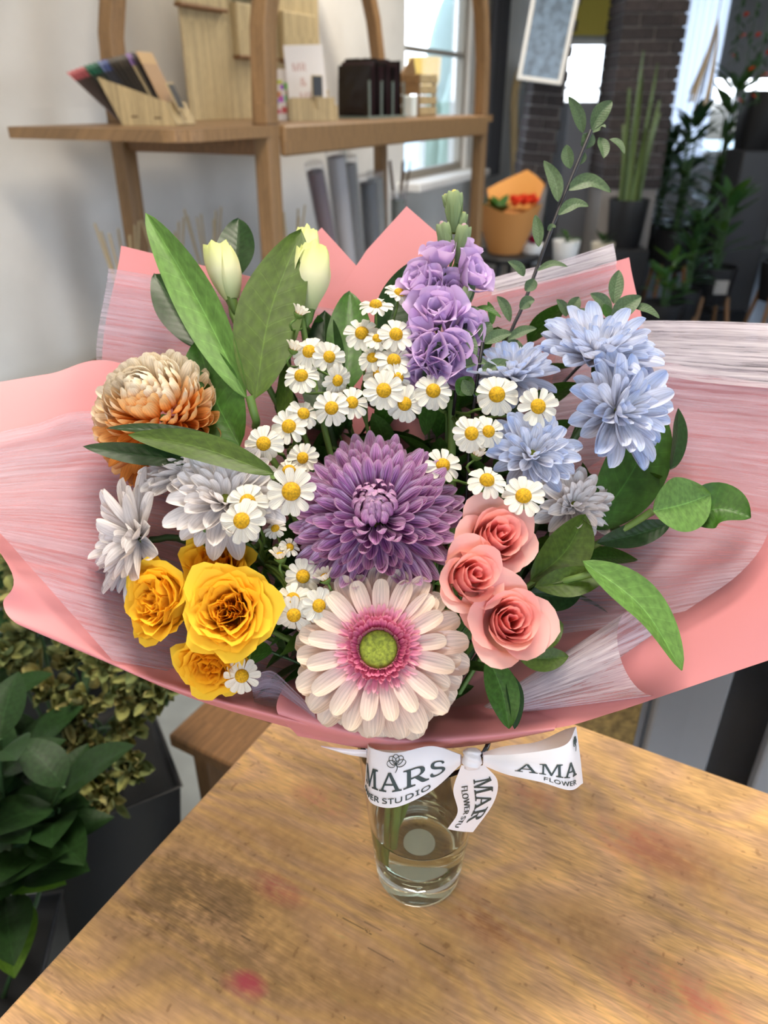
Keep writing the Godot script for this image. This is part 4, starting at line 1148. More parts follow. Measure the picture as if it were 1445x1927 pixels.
# ---------- ribbon bow ----------
func ribbon(parent: Node3D, n: String, top: Array, bot: Array, m: Material, nu := 40) -> Callable:
	var A := []; var B := []
	for p in top: A.append(at(p[0], p[1], p[2]))
	for p in bot: B.append(at(p[0], p[1], p[2]))
	var f := func(a: float, b: float) -> Vector3:
		var p: Vector3 = spline(A, a); var q: Vector3 = spline(B, a)
		return p.lerp(q, b) + lean(0, 0) * 0.0012 * sin(b * PI)
	part(parent, n, grid(nu, 8, f), m)
	return f
func surface_normal(f: Callable, a: float, b: float) -> Vector3:
	var n: Vector3 = (f.call(a + 0.01, b) - f.call(a - 0.01, b)).cross(f.call(a, b + 0.02) - f.call(a, b - 0.02)).normalized()
	return n if n.dot(cam_pos - f.call(a, b)) > 0.0 else -n
func letters_on(parent: Node3D, f: Callable, txt: String, font: String, u0: float, u1: float, v0: float, v1: float, m: Material, swap := false, lift := 0.0007) -> void:
	var tm := TextMesh.new()
	tm.text = txt
	var fo := SystemFont.new()
	fo.font_names = PackedStringArray([font])
	tm.font = fo
	tm.font_size = 48
	tm.depth = 0.002
	tm.curve_step = 1.0
	var arr := tm.get_mesh_arrays()
	var v: PackedVector3Array = arr[Mesh.ARRAY_VERTEX]
	var box_ := AABB(v[0], Vector3.ZERO)
	for p in v: box_ = box_.expand(p)
	var idx: PackedInt32Array = arr[Mesh.ARRAY_INDEX]
	var out := PackedVector3Array()
	for p in v:
		var x := (p.x - box_.position.x) / box_.size.x
		var y := 1.0 - (p.y - box_.position.y) / box_.size.y
		var a := lerpf(u0, u1, y if swap else x)
		var b := lerpf(v0, v1, (1.0 - x) if swap else y)
		out.append(f.call(a, b) + surface_normal(f, a, b) * (lift if p.z > 0.0 else lift - 0.0003))
	var uv := PackedVector2Array()
	uv.resize(out.size())
	part(parent, "lettering", build(out, idx, uv, PackedColorArray()), m)

func bow() -> void:
	var t := thing("ribbon_bow", "white satin ribbon bow printed with studio lettering on the vase", "ribbon", at(890, 1430, .458))
	t.transform = Transform3D()
	var s := mat(Color("dcdade"), 0.32, 0.0, 0.5)
	s.rim_enabled = true
	s.rim = 0.4
	s.backlight_enabled = true
	s.backlight = Color(0.25, 0.25, 0.27)
	var ink := mat(Color("2b3a3a"), 0.6)
	# left loop: back run, then the printed front run
	ribbon(t, "loop", [[868, 1420, .468], [820, 1402, .478], [757, 1388, .484], [712, 1379, .480], [692, 1398, .468]], [[872, 1436, .468], [830, 1455, .482], [770, 1470, .492], [712, 1480, .488], [686, 1482, .474]], s)
	var lf := ribbon(t, "loop", [[692, 1398, .468], [699, 1408, .458], [745, 1417, .452], [812, 1404, .452], [866, 1420, .456]], [[686, 1482, .474], [700, 1512, .460], [745, 1519, .452], [812, 1488, .452], [866, 1440, .457]], s)
	# right loop
	ribbon(t, "loop", [[908, 1416, .466], [950, 1404, .474], [1010, 1396, .480], [1060, 1374, .474], [1084, 1367, .462]], [[908, 1434, .468], [950, 1446, .484], [1010, 1462, .490], [1070, 1480, .482], [1097, 1474, .466]], s)
	var rf := ribbon(t, "loop", [[910, 1421, .457], [960, 1420, .453], [1020, 1413, .450], [1066, 1400, .450], [1084, 1367, .462]], [[908, 1440, .458], [955, 1458, .452], [1018, 1472, .448], [1072, 1487, .450], [1097, 1474, .466]], s)
	# tails
	var tf := ribbon(t, "tail", [[868, 1440, .458], [853, 1486, .466], [861, 1528, .478], [842, 1560, .486]], [[912, 1440, .458], [936, 1470, .463], [928, 1512, .474], [890, 1566, .488]], s)
	ribbon(t, "tail", [[690, 1411, .474], [650, 1409, .474], [604, 1403, .472]], [[690, 1426, .476], [650, 1419, .475], [604, 1405, .472]], s)
	# knot
	var k0 := at(888, 1428, .456)
	var kb := cam_basis
	part(t, "knot", grid(14, 20, func(a: float, b: float) -> Vector3:
		var th := PI * a; var ph := b * TAU
		var q := Vector3(signf(cos(ph)) * pow(absf(sin(th) * cos(ph)), 0.6) * 0.0058 * (1.0 + 0.12 * sin(th * 8.0)), signf(cos(th)) * pow(absf(cos(th)), 0.7) * 0.0068, sin(th) * sin(ph) * 0.0050 * (1.0 + 0.16 * sin(cos(th) * 11.0 + cos(ph) * 2.0)))
		return k0 + kb * q, null, true), s)
	letters_on(t, lf, "MARS", "Droid Serif", 0.10, 0.86, 0.34, 0.70, ink)
	letters_on(t, lf, "OWER STUDIO", "Droid Sans", 0.06, 0.74, 0.82, 0.92, ink)
	letters_on(t, rf, "AMA", "Droid Serif", 0.30, 0.86, 0.40, 0.72, ink)
	letters_on(t, rf, "FLOWER", "Droid Sans", 0.52, 0.84, 0.80, 0.90, ink)
	letters_on(t, tf, "MAR", "Droid Serif", 0.22, 0.86, 0.88, 0.46, ink)
	letters_on(t, tf, "FLOWER STU", "Droid Sans", 0.30, 0.94, 0.32, 0.18, ink)
	# line drawn blossom over the lettering
	for e in [[lf, 0.50, 0.20, 1.35], [rf, 0.90, 0.16, 0.8]]:
		var fn: Callable = e[0]
		for j in 5:
			var pts := []
			for i in 9:
				var q := TAU * i / 8.0
				var an := -PI / 2 + (j - 2) * 0.75
				var l := Vector2(cos(an), sin(an)) * (0.5 - 0.5 * cos(q)) + Vector2(-sin(an), cos(an)) * 0.36 * sin(q)
				var ua: float = e[1] + l.x * 0.055 * e[3]; var vb: float = e[2] + l.y * 0.13 * e[3]
				pts.append(fn.call(ua, vb) + surface_normal(fn, ua, vb) * 0.0006)
			part(t, "blossom_print", tube(pts, 0.00022, 0.00022, 4, 16), ink)
		var sp := []
		for i in 4:
			sp.append(fn.call(e[1] + 0.012 * sin(i * 1.2), e[2] + 0.05 * i) + surface_normal(fn, e[1], e[2] + 0.05 * i) * 0.0006)
		part(t, "blossom_print", tube(sp, 0.0003, 0.0002, 4), ink)

# ---------- flowers ----------
# a petal that starts at the origin and runs along z, face up
func petal(L: float, W: float, o: Dictionary, nu := 7, nv := 4) -> ArrayMesh:
	var bend: float = o.get("bend", 0.3); var cup: float = o.get("cup", 0.15); var base: float = o.get("base", 0.45)
	var tip: float = o.get("tip", 0.5); var hook: float = o.get("hook", 0.0); var wave: float = o.get("wave", 0.0)
	var um: float = o.get("um", 0.55); var ridge: float = o.get("ridge", 0.0)
	var c0: Color = o.get("c0", Color.WHITE); var c1: Color = o.get("c1", c0); var c2: Color = o.get("c2", c1)
	var edge = o.get("edge", null)
	var path := [Vector2.ZERO]
	for i in 40:
		var a := (i + 0.5) / 40.0
		var th := bend * a + hook * pow(maxf(a - 0.6, 0.0) / 0.4, 2.0)
		path.append(path[-1] + Vector2(cos(th), sin(th)) * L / 40.0)
	var f := func(a0: float, b: float) -> Vector3:
		var v := b * 2.0 - 1.0
		var a := 1.0 - pow(1.0 - a0, 1.7)
		var w := W * 0.5 * (lerpf(base, 1.0, smoothstep(0.0, um, a)) if a < um else pow(maxf(1.0 - pow((a - um) / (1.0 - um), 2.0 + (0.5 - tip) * 2.5), 0.0), 0.45 + tip * 0.4) * 0.96 + 0.04)
		var p: Vector2 = path[int(a * 40)].lerp(path[mini(int(a * 40) + 1, 40)], a * 40 - int(a * 40))
		return Vector3(v * w, p.y + cup * w * v * v * 2.0 + ridge * W * cos(v * 9.0) + wave * W * sin(a * 7.0 + v * 2.5) * absf(v), p.x)
	var c := func(a0: float, b: float) -> Color:
		var a := 1.0 - pow(1.0 - a0, 1.7)
		var q := c0.lerp(c1, a * 2.0) if a < 0.5 else c1.lerp(c2, a * 2.0 - 1.0)
		if edge != null: q = q.lerp(edge, pow(absf(b * 2.0 - 1.0), 3.0) * 0.8)
		return q
	return grid(nu, nv, f, c)

var neck_count := 0
# stem from a flower's head (its own origin) to the neck of the bouquet; deep ones reach into the vase
func stem_to_neck(t: Node3D, r: float, m: Material, deep := false, drop := 0.02) -> void:
	var inv := t.transform.affine_inverse()
	var n := t.transform.basis.y.normalized()
	var h := t.transform.origin
	var k := neck_count
	neck_count += 1
	var neck := Vector3(0.018 * sin(k * 2.4), T + 0.20, 0.016 * cos(k * 2.4))
	var pts := [h - n * drop * 0.3, h - n * (drop + 0.015), (h - n * 0.05).lerp(neck, 0.5) + Vector3(0, -0.01, 0), neck]
	if deep:
		pts.append(Vector3(-0.016 + 0.010 * sin(k * 1.7), T + 0.11, 0.010 * cos(k * 1.7)))
		pts.append(Vector3(-0.021 + 0.008 * sin(k * 3.1), T + 0.034, 0.010 * cos(k * 2.1)))
	var l := []
	for p in pts: l.append(inv * p)
	part(t, "stem", tube(l, r, r * 1.1, 7), m)

func flower(n: String, label: String, cat: String, px: float, py: float, d: float, nrm: Vector3, spin := 0.0, group := "") -> Node3D:
	return thing(n, label, cat, at(px, py, d), group, frame_of(nrm, spin))

func big_flowers() -> void:
	var r := RandomNumberGenerator.new(); r.seed = 3
	# --- cream gerbera with a pink heart ---
	var g := flower("gerbera", "large cream gerbera with a pink heart and green eye", "flower", 712, 1222, .418, lean(-0.02, 0.30))
	part(g, "eye", lathe([Vector2(0.0112, -0.002), Vector2(0.0112, 0.0015), Vector2(0.0095, 0.0036), Vector2(0.006, 0.0042), Vector2(0.002, 0.0030), Vector2(0, 0.0026)], 28), M.disc_green)
	var cr := lin("f3e4d2"); var pkc := lin("ee86ac"); var pale := lin("f0cfd0")
	var pv := []
	for k in 4:
		pv.append(petal(0.039 + 0.002 * k, 0.0136 + 0.0006 * k, {"c0": pkc, "c1": pale.lerp(cr, 0.35), "c2": cr, "bend": -0.10 - 0.10 * k, "hook": 0.25 * (k % 2), "cup": 0.26 + 0.08 * (k % 2), "tip": 0.02, "um": 0.62, "base": 0.45, "ridge": 0.018}, 9, 8))
	for ring in [[17, 0.012, 0.16, 0.72, 0.001], [22, 0.012, 0.02, 0.90, -0.001], [24, 0.011, -0.16, 1.0, -0.0035], [24, 0.010, -0.34, 1.03, -0.006]]:
		for k in ring[0]:
			var az: float = TAU * (k + 0.5 * (int(ring[1] * 1000) % 2)) / ring[0] + r.randf_range(-0.05, 0.05)
			part(g, "petal", pv[(k + int(ring[0])) % 4], M.petal, spin_at(az, ring[2] + r.randf_range(-0.09, 0.09), Vector3(sin(az), 0, cos(az)) * ring[1] + Vector3(0, ring[4], 0), ring[3] * r.randf_range(0.92, 1.04)))
	var fv := [petal(0.0125, 0.0031, {"c0": lin("dd6294"), "c1": lin("ef8fb4"), "c2": lin("f8bccd"), "bend": 0.5, "cup": 0.3}, 4, 2), petal(0.0100, 0.0029, {"c0": lin("d05087"), "c1": lin("ea7ca8"), "c2": lin("f5aac4"), "bend": 0.9, "cup": 0.3}, 4, 2), petal(0.0055, 0.0022, {"c0": lin("a8506a"), "c1": lin("d98ea0"), "c2": lin("e8c0b4"), "bend": 0.8, "cup": 0.3}, 4, 2)]
	for ring in [[58, 0.0132, 0.15, 0, 0.0006], [54, 0.0122, 0.40, 1, 0.0012], [46, 0.0114, 0.62, 1, 0.0016], [42, 0.0108, 0.95, 2, 0.0020]]:
		for k in ring[0]:
			var az: float = TAU * k / ring[0] + r.randf_range(-0.05, 0.05)
			part(g, "floret", fv[ring[3]], M.petal, spin_at(az, ring[2] + r.randf_range(-0.12, 0.12), Vector3(sin(az), 0, cos(az)) * ring[1] + Vector3(0, ring[4], 0), r.randf_range(0.85, 1.1)))
	stem_to_neck(g, 0.003, M.stem, true)
	# --- purple incurved chrysanthemum ---
	var p := flower("purple_chrysanthemum", "large purple incurved chrysanthemum with striped petals", "flower", 706, 965, .448, lean(-0.02, 0.45))
	var d0 := lin("bc74c4"); var d1 := lin("d892da"); var d2 := lin("eab8e6"); var li := lin("f8e2f8")
	var qv := []
	for k in 6:
		qv.append(petal(0.030 + 0.002 * (k % 3), 0.0078 + 0.0006 * (k % 2), {"c0": d0, "c1": d1.lerp(d0, 0.1 * (k % 3)), "c2": d2, "edge": li, "bend": 0.55 + 0.2 * (k % 3), "hook": 0.5, "cup": 0.55, "tip": 0.75, "um": 0.6, "base": 0.4}, 8, 4))
	var qi := []
	for k in 3:
		qi.append(petal(0.024, 0.0062, {"c0": lin("a662b4"), "c1": lin("d394d2"), "c2": lin("e6b6de"), "edge": lin("ecc9e4"), "bend": 1.3 + 0.2 * k, "hook": 0.9, "cup": 0.6, "tip": 0.7, "base": 0.45}, 8, 4))
	var N := 285
	for k in N:
		var q := float(k) / N
		var th := deg_to_rad(12.0 + 108.0 * pow(q, 0.62))       # from the crown down to the skirt
		var az := k * 2.39996 + r.randf_range(-0.08, 0.08)
		var el := PI / 2 - th
		var rad := 0.010 + 0.006 * q
		var dir := Vector3(sin(az) * sin(th), cos(th), cos(az) * sin(th))
		var sc := lerpf(0.80, 1.22, smoothstep(0.0, 1.0, q)) * r.randf_range(0.86, 1.12) * 1.08
		part(p, "petal", qi[k % 3] if q < 0.22 else qv[k % 6], M.petal_lined, spin_at(az, el + r.randf_range(-0.12, 0.12), dir * rad + Vector3(0, -0.004, 0), sc))
	for k in 22:
		var az := k * 2.4
		part(p, "heart_petal", petal(0.016, 0.0022, {"c0": lin("d8c060"), "c1": lin("d7a0b0"), "c2": lin("e4c890"), "bend": 0.5, "cup": 0.3}, 4, 2) if k == 0 else p.get_child(p.get_child_count() - 1).mesh, M.petal, spin_at(az, 1.25, Vector3(sin(az), 0, cos(az)) * 0.004 + Vector3(0, 0.005, 0)))
	stem_to_neck(p, 0.003, M.stem, true, 0.03)
	# --- orange and cream chrysanthemum ---
	var o := flower("orange_chrysanthemum", "large chrysanthemum shading from cream to orange petals", "flower", 293, 772, .492, lean(-0.22, 0.42, 0.88))
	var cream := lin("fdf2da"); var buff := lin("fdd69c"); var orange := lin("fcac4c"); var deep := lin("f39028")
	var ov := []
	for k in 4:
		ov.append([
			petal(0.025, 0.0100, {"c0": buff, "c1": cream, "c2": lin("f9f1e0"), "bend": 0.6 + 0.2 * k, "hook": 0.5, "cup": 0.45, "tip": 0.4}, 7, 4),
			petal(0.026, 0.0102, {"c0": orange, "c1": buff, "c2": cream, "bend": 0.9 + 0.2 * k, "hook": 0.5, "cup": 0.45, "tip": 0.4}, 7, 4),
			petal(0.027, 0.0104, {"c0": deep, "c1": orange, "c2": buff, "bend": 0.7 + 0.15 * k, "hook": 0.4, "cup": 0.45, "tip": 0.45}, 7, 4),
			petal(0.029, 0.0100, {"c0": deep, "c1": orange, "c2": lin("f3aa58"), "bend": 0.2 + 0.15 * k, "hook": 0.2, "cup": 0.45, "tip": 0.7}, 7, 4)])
	var inv := o.transform.basis.inverse()
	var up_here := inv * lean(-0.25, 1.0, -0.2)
	var NO := 290
	for k in NO:
		var q := float(k) / NO
		var th := deg_to_rad(9.0 + 119.0 * pow(q, 0.60))
		var az := k * 2.39996 + r.randf_range(-0.08, 0.08)
		var dir := Vector3(sin(az) * sin(th), cos(th), cos(az) * sin(th))
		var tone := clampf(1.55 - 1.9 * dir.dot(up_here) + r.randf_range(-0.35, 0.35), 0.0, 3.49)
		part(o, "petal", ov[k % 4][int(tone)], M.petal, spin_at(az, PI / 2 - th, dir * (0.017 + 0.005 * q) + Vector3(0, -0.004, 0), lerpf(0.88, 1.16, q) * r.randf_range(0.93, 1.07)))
	stem_to_neck(o, 0.003, M.stem, true, 0.03)

# a rose: turned petals wrapped round each other, opening outwards
func rose(t: Node3D, R: float, H: float, count: int, open: float, cin: Color, cmid: Color, cout: Color, sd: int, ruffle := 0.3, spike := 0.14, reflex := 0.14, bowl := 0.0) -> void:
	var r := RandomNumberGenerator.new(); r.seed = sd
	for k in count:
		var q := float(k) / (count - 1)
		var az := k * 2.39996 + r.randf_range(-0.25, 0.25)
		var rad := R * (0.10 + 0.86 * pow(q, 0.75)) * r.randf_range(0.97, 1.03)
		var hh := H * (lerpf(1.0, 0.80 - 0.16 * open, q * q) - bowl * (1.0 - minf(q * 2.2, 1.0)) - (0.10 * reflex if q > 0.72 else 0.0)) * r.randf_range(0.96, 1.04)
		var half := lerpf(1.9, 0.98, pow(q, 0.6)) * r.randf_range(0.92, 1.08)
		var curl := (lerpf(0.02, 0.42 * open + 0.14, pow(q, 1.6)) + (reflex if q > 0.72 else 0.0)) * R
		var tuck := lerpf(0.18, 0.10, q) * rad
		var ph := r.randf() * 6.0
		var point := r.randf_range(0.2, 1.0) * q
		var shift := Vector3(r.randf_range(-1, 1), 0, r.randf_range(-1, 1)) * R * 0.17 * ruffle * sin(PI * minf(q * 1.3, 1.0))
		var tilt := Basis(Vector3(sin(k * 2.1), 0, cos(k * 2.1)), r.randf_range(-0.16, 0.16) * (0.3 + q) * (0.4 + ruffle))
		var f := func(a: float, b: float) -> Vector3:
			var v := b * 2.0 - 1.0
			var width := half * (0.35 + 0.65 * pow(sin(PI * 0.5 * minf(a * 1.5, 1.0)), 0.8))
			var top := 1.0 - 0.14 * pow(absf(v), 4.0) - 0.05 * v * v + point * spike * (1.0 - absf(v))
			var aa := a * top
			var belly := 0.16 + 0.84 * pow(sin(PI * 0.5 * minf(aa * 1.35, 1.0)), 0.75)
			var lip := pow(maxf(aa - 0.68, 0.0) / 0.32, 2.0)
			var rr := rad * belly + curl * lip + tuck * v + ruffle * R * 0.11 * sin(v * 5.0 + ph) * a * a + ruffle * R * 0.05 * sin(v * 11.0 + ph * 2.0) * a * a
			var y := hh * (aa - 0.16 * open * q * lip) - H * 0.5 + ruffle * R * 0.05 * cos(v * 6.0 + ph * 1.7) * a * a
			var an := az + v * width
			return tilt * Vector3(sin(an) * rr, y, cos(an) * rr) + shift * a
		var base := cin.lerp(cmid, minf(q * 2.0, 1.0)).lerp(cout, clampf(q * 2.0 - 1.0, 0.0, 1.0))
		var tipc := cmid.lerp(cout, q)
		part(t, "petal", grid(9, 10, f, func(a: float, b: float) -> Color: return base.lerp(tipc, a * a)), M.rose)
	for k in 5:
		var az := TAU * k / 5.0
		part(t, "sepal", leaf(R * 0.95, R * 0.26, 0.9, 0.2, 0.9, 6, 2), M.leaf, spin_at(az, -0.2, Vector3(0, -H * 0.5, 0)))
	part(t, "hip", lathe([Vector2(0, -H * 0.62), Vector2(R * 0.16, -H * 0.6), Vector2(R * 0.24, -H * 0.52), Vector2(R * 0.18, -H * 0.47)], 10), M.stem)

func roses() -> void:
	var yi := lin("ffbe34"); var ym := lin("ffc830"); var yo := lin("ffdc44")
	for k in [
		[432, 1150, .420, lean(0.05, 0.18), 0.0200, 0.030, 44, 0.75, 101, "largest yellow rose, fully open, facing out"],
		[303, 1132, .438, lean(-0.62, 0.20), 0.0200, 0.030, 36, 0.6, 102, "yellow rose turned sideways beside the largest one"],
		[408, 1062, .452, lean(0.05, 0.62), 0.0180, 0.030, 26, 0.5, 103, "yellow rose half hidden behind the top of the largest one"],
		[402, 1240, .438, lean(-0.08, -0.30), 0.0180, 0.030, 28, 0.55, 104, "yellow rose tucked below the largest one"]]:
		var t := flower("yellow_rose", k[9], "rose", k[0], k[1], k[2], k[3], k[8], "yellow spray roses")
		rose(t, k[4], k[5], k[6], k[7], yi, ym, yo, k[8], 1.0, 0.05, 0.0, 0.16)
		stem_to_neck(t, 0.0018, M.stem, false, 0.028)
	var pi_ := lin("f78f8a"); var pm := lin("f6a8a6"); var po := lin("f8c6be")
	for k in [
		[930, 1016, .430, lean(0.20, 0.35), 0.0168, 0.038, 18, 0.55, 201, "topmost of the three pink roses"],
		[880, 1086, .414, lean(0.30, 0.22), 0.0150, 0.036, 16, 0.5, 202, "smallest pink rose between the two others"],
		[952, 1170, .416, lean(0.12, 0.25), 0.0182, 0.038, 20, 0.6, 203, "widest and lowest of the three pink roses"]]:
		var t := flower("pink_rose", k[9], "rose", k[0], k[1], k[2], k[3], k[8], "pink spray roses")
		rose(t, k[4], k[5], k[6], k[7], pi_, pm, po, k[8], 0.25)
		stem_to_neck(t, 0.0018, M.stem, false, 0.03)

func daisy_mums() -> void:
	var r := RandomNumberGenerator.new(); r.seed = 8
	var w1 := lin("f2f2fb"); var b1 := lin("e2eafd"); var b2 := lin("b2c9f8")
	var sets := {}
	sets.blue = []; sets.white = []
	for k in 5:
		var o := {"bend": 0.22 + 0.12 * (k % 3), "hook": 0.15 * (k % 2), "cup": 0.42, "tip": 0.35, "um": 0.55, "base": 0.45, "ridge": 0.02}
		sets.blue.append(petal(0.031, 0.0112, o.merged({"c0": w1, "c1": b1.lerp(w1, 0.35 + 0.3 * (k % 3)), "c2": b2.lerp(b1, 0.3 * (k % 3)), "edge": b1}), 8, 6))
		sets.white.append(petal(0.031, 0.0112, o.merged({"c0": lin("f7f4f5"), "c1": lin("f7f4f5"), "c2": lin("f7f4f5")}), 8, 6))
	for k in [
		[962, 712, .488, lean(-0.10, 0.75, 0.55), 0.90, "blue", "blue tipped chrysanthemum lying behind the leafy twigs"],
		[1122, 672, .492, lean(0.02, 0.80, 0.55), 1.16, "blue", "highest of the blue tipped chrysanthemums"],
		[1160, 775, .470, lean(0.40, 0.22, 0.85), 1.10, "blue", "blue and white chrysanthemum turned outwards over the broad leaves"],
		[1000, 858, .455, lean(-0.02, 0.42, 0.9), 0.82, "blue", "pale blue chrysanthemum with an open green heart"],
		[1078, 952, .490, lean(0.10, 0.35, 0.9), 0.74, "white", "small shaded white chrysanthemum above the folded leaf"],
		[352, 892, .468, lean(-0.15, 0.80, 0.5), 0.86, "white", "white chrysanthemum partly covered by the long leaf"],
		[425, 945, .452, lean(0.10, 0.48, 0.85), 1.08, "white", "white chrysanthemum above the largest yellow rose"],
		[262, 1014, .462, lean(-0.85, 0.12, 0.45), 1.14, "white", "white chrysanthemum turned sideways against the film"]]:
		var t := flower("blue_chrysanthemum" if k[5] == "blue" else "white_chrysanthemum", k[6], "flower", k[0], k[1], k[2], k[3], r.randf() * 6.0, "daisy chrysanthemums")
		part(t, "heart", lathe([Vector2(0.005, -0.001), Vector2(0.005, 0.002), Vector2(0.003, 0.004), Vector2(0, 0.0045)], 12), M.disc_green, Transform3D(Basis().scaled(Vector3.ONE * k[4]), Vector3.ZERO))
		var s: Array = sets[k[5]]
		for ring in [[16, -0.12, 1.06, 0.0], [16, 0.14, 1.0, 0.0012], [14, 0.42, 0.90, 0.0022], [12, 0.72, 0.72, 0.003], [9, 1.0, 0.50, 0.0036]]:
			for j in ring[0]:
				var az: float = TAU * j / ring[0] + r.randf_range(-0.14, 0.14) + ring[1] * 3.0
				part(t, "petal", s[(j + int(ring[0])) % 5], M.petal, spin_at(az, ring[1] + r.randf_range(-0.22, 0.22), (Vector3(sin(az), 0, cos(az)) * 0.0035 + Vector3(0, ring[3], 0)) * k[4], ring[2] * k[4] * r.randf_range(0.84, 1.14)))
		stem_to_neck(t, 0.0022, M.stem_deep, false)

# closed bud of wrapped petals, upright along y
func wrapped_bud(t: Node3D, H: float, R: float, c0: Color, c1: Color, c2: Color, sd: int, n := 6) -> void:
	var r := RandomNumberGenerator.new(); r.seed = sd
	for k in n:
		var az := k * 2.2 + r.randf() * 0.4
		var q := float(k) / n
		var rad := R * (0.72 + 0.28 * q)
		var hh := H * (1.0 - 0.10 * q * r.randf())
		part(t, "petal", grid(10, 8, func(a: float, b: float) -> Vector3:
			var v := b * 2.0 - 1.0
			var rr := rad * (0.22 + 0.78 * pow(sin(PI * clampf(0.06 + a * 0.70, 0.0, 1.0)), 0.9)) * (1.0 + 0.10 * v) + 0.0014 * a * a * sin(v * 7.0 + k)
			var an := az + v * 1.25 * (0.8 + 0.2 * a) + a * 0.7
			return Vector3(sin(an) * rr, hh * a * (1.0 - 0.08 * v * v * a) + 0.0012 * a * sin(v * 9.0 + k), cos(an) * rr), func(a: float, _b: float) -> Color: return c0.lerp(c1, a * 2.0) if a < 0.5 else c1.lerp(c2, a * 2.0 - 1.0)), M.rose)
	for k in 4:
		part(t, "sepal", leaf(H * 0.55, R * 0.26, -0.5, 0.2, 0.9, 6, 2), M.leaf_dark, spin_at(k * PI / 2 + 0.5, 1.1, Vector3(sin(k * PI / 2 + 0.5), 0, cos(k * PI / 2 + 0.5)) * R * 0.25))
	part(t, "calyx", lathe([Vector2(0, -0.012), Vector2(R * 0.22, -0.008), Vector2(R * 0.34, 0.0), Vector2(R * 0.42, 0.008), Vector2(0, 0.008)], 12), M.stem)

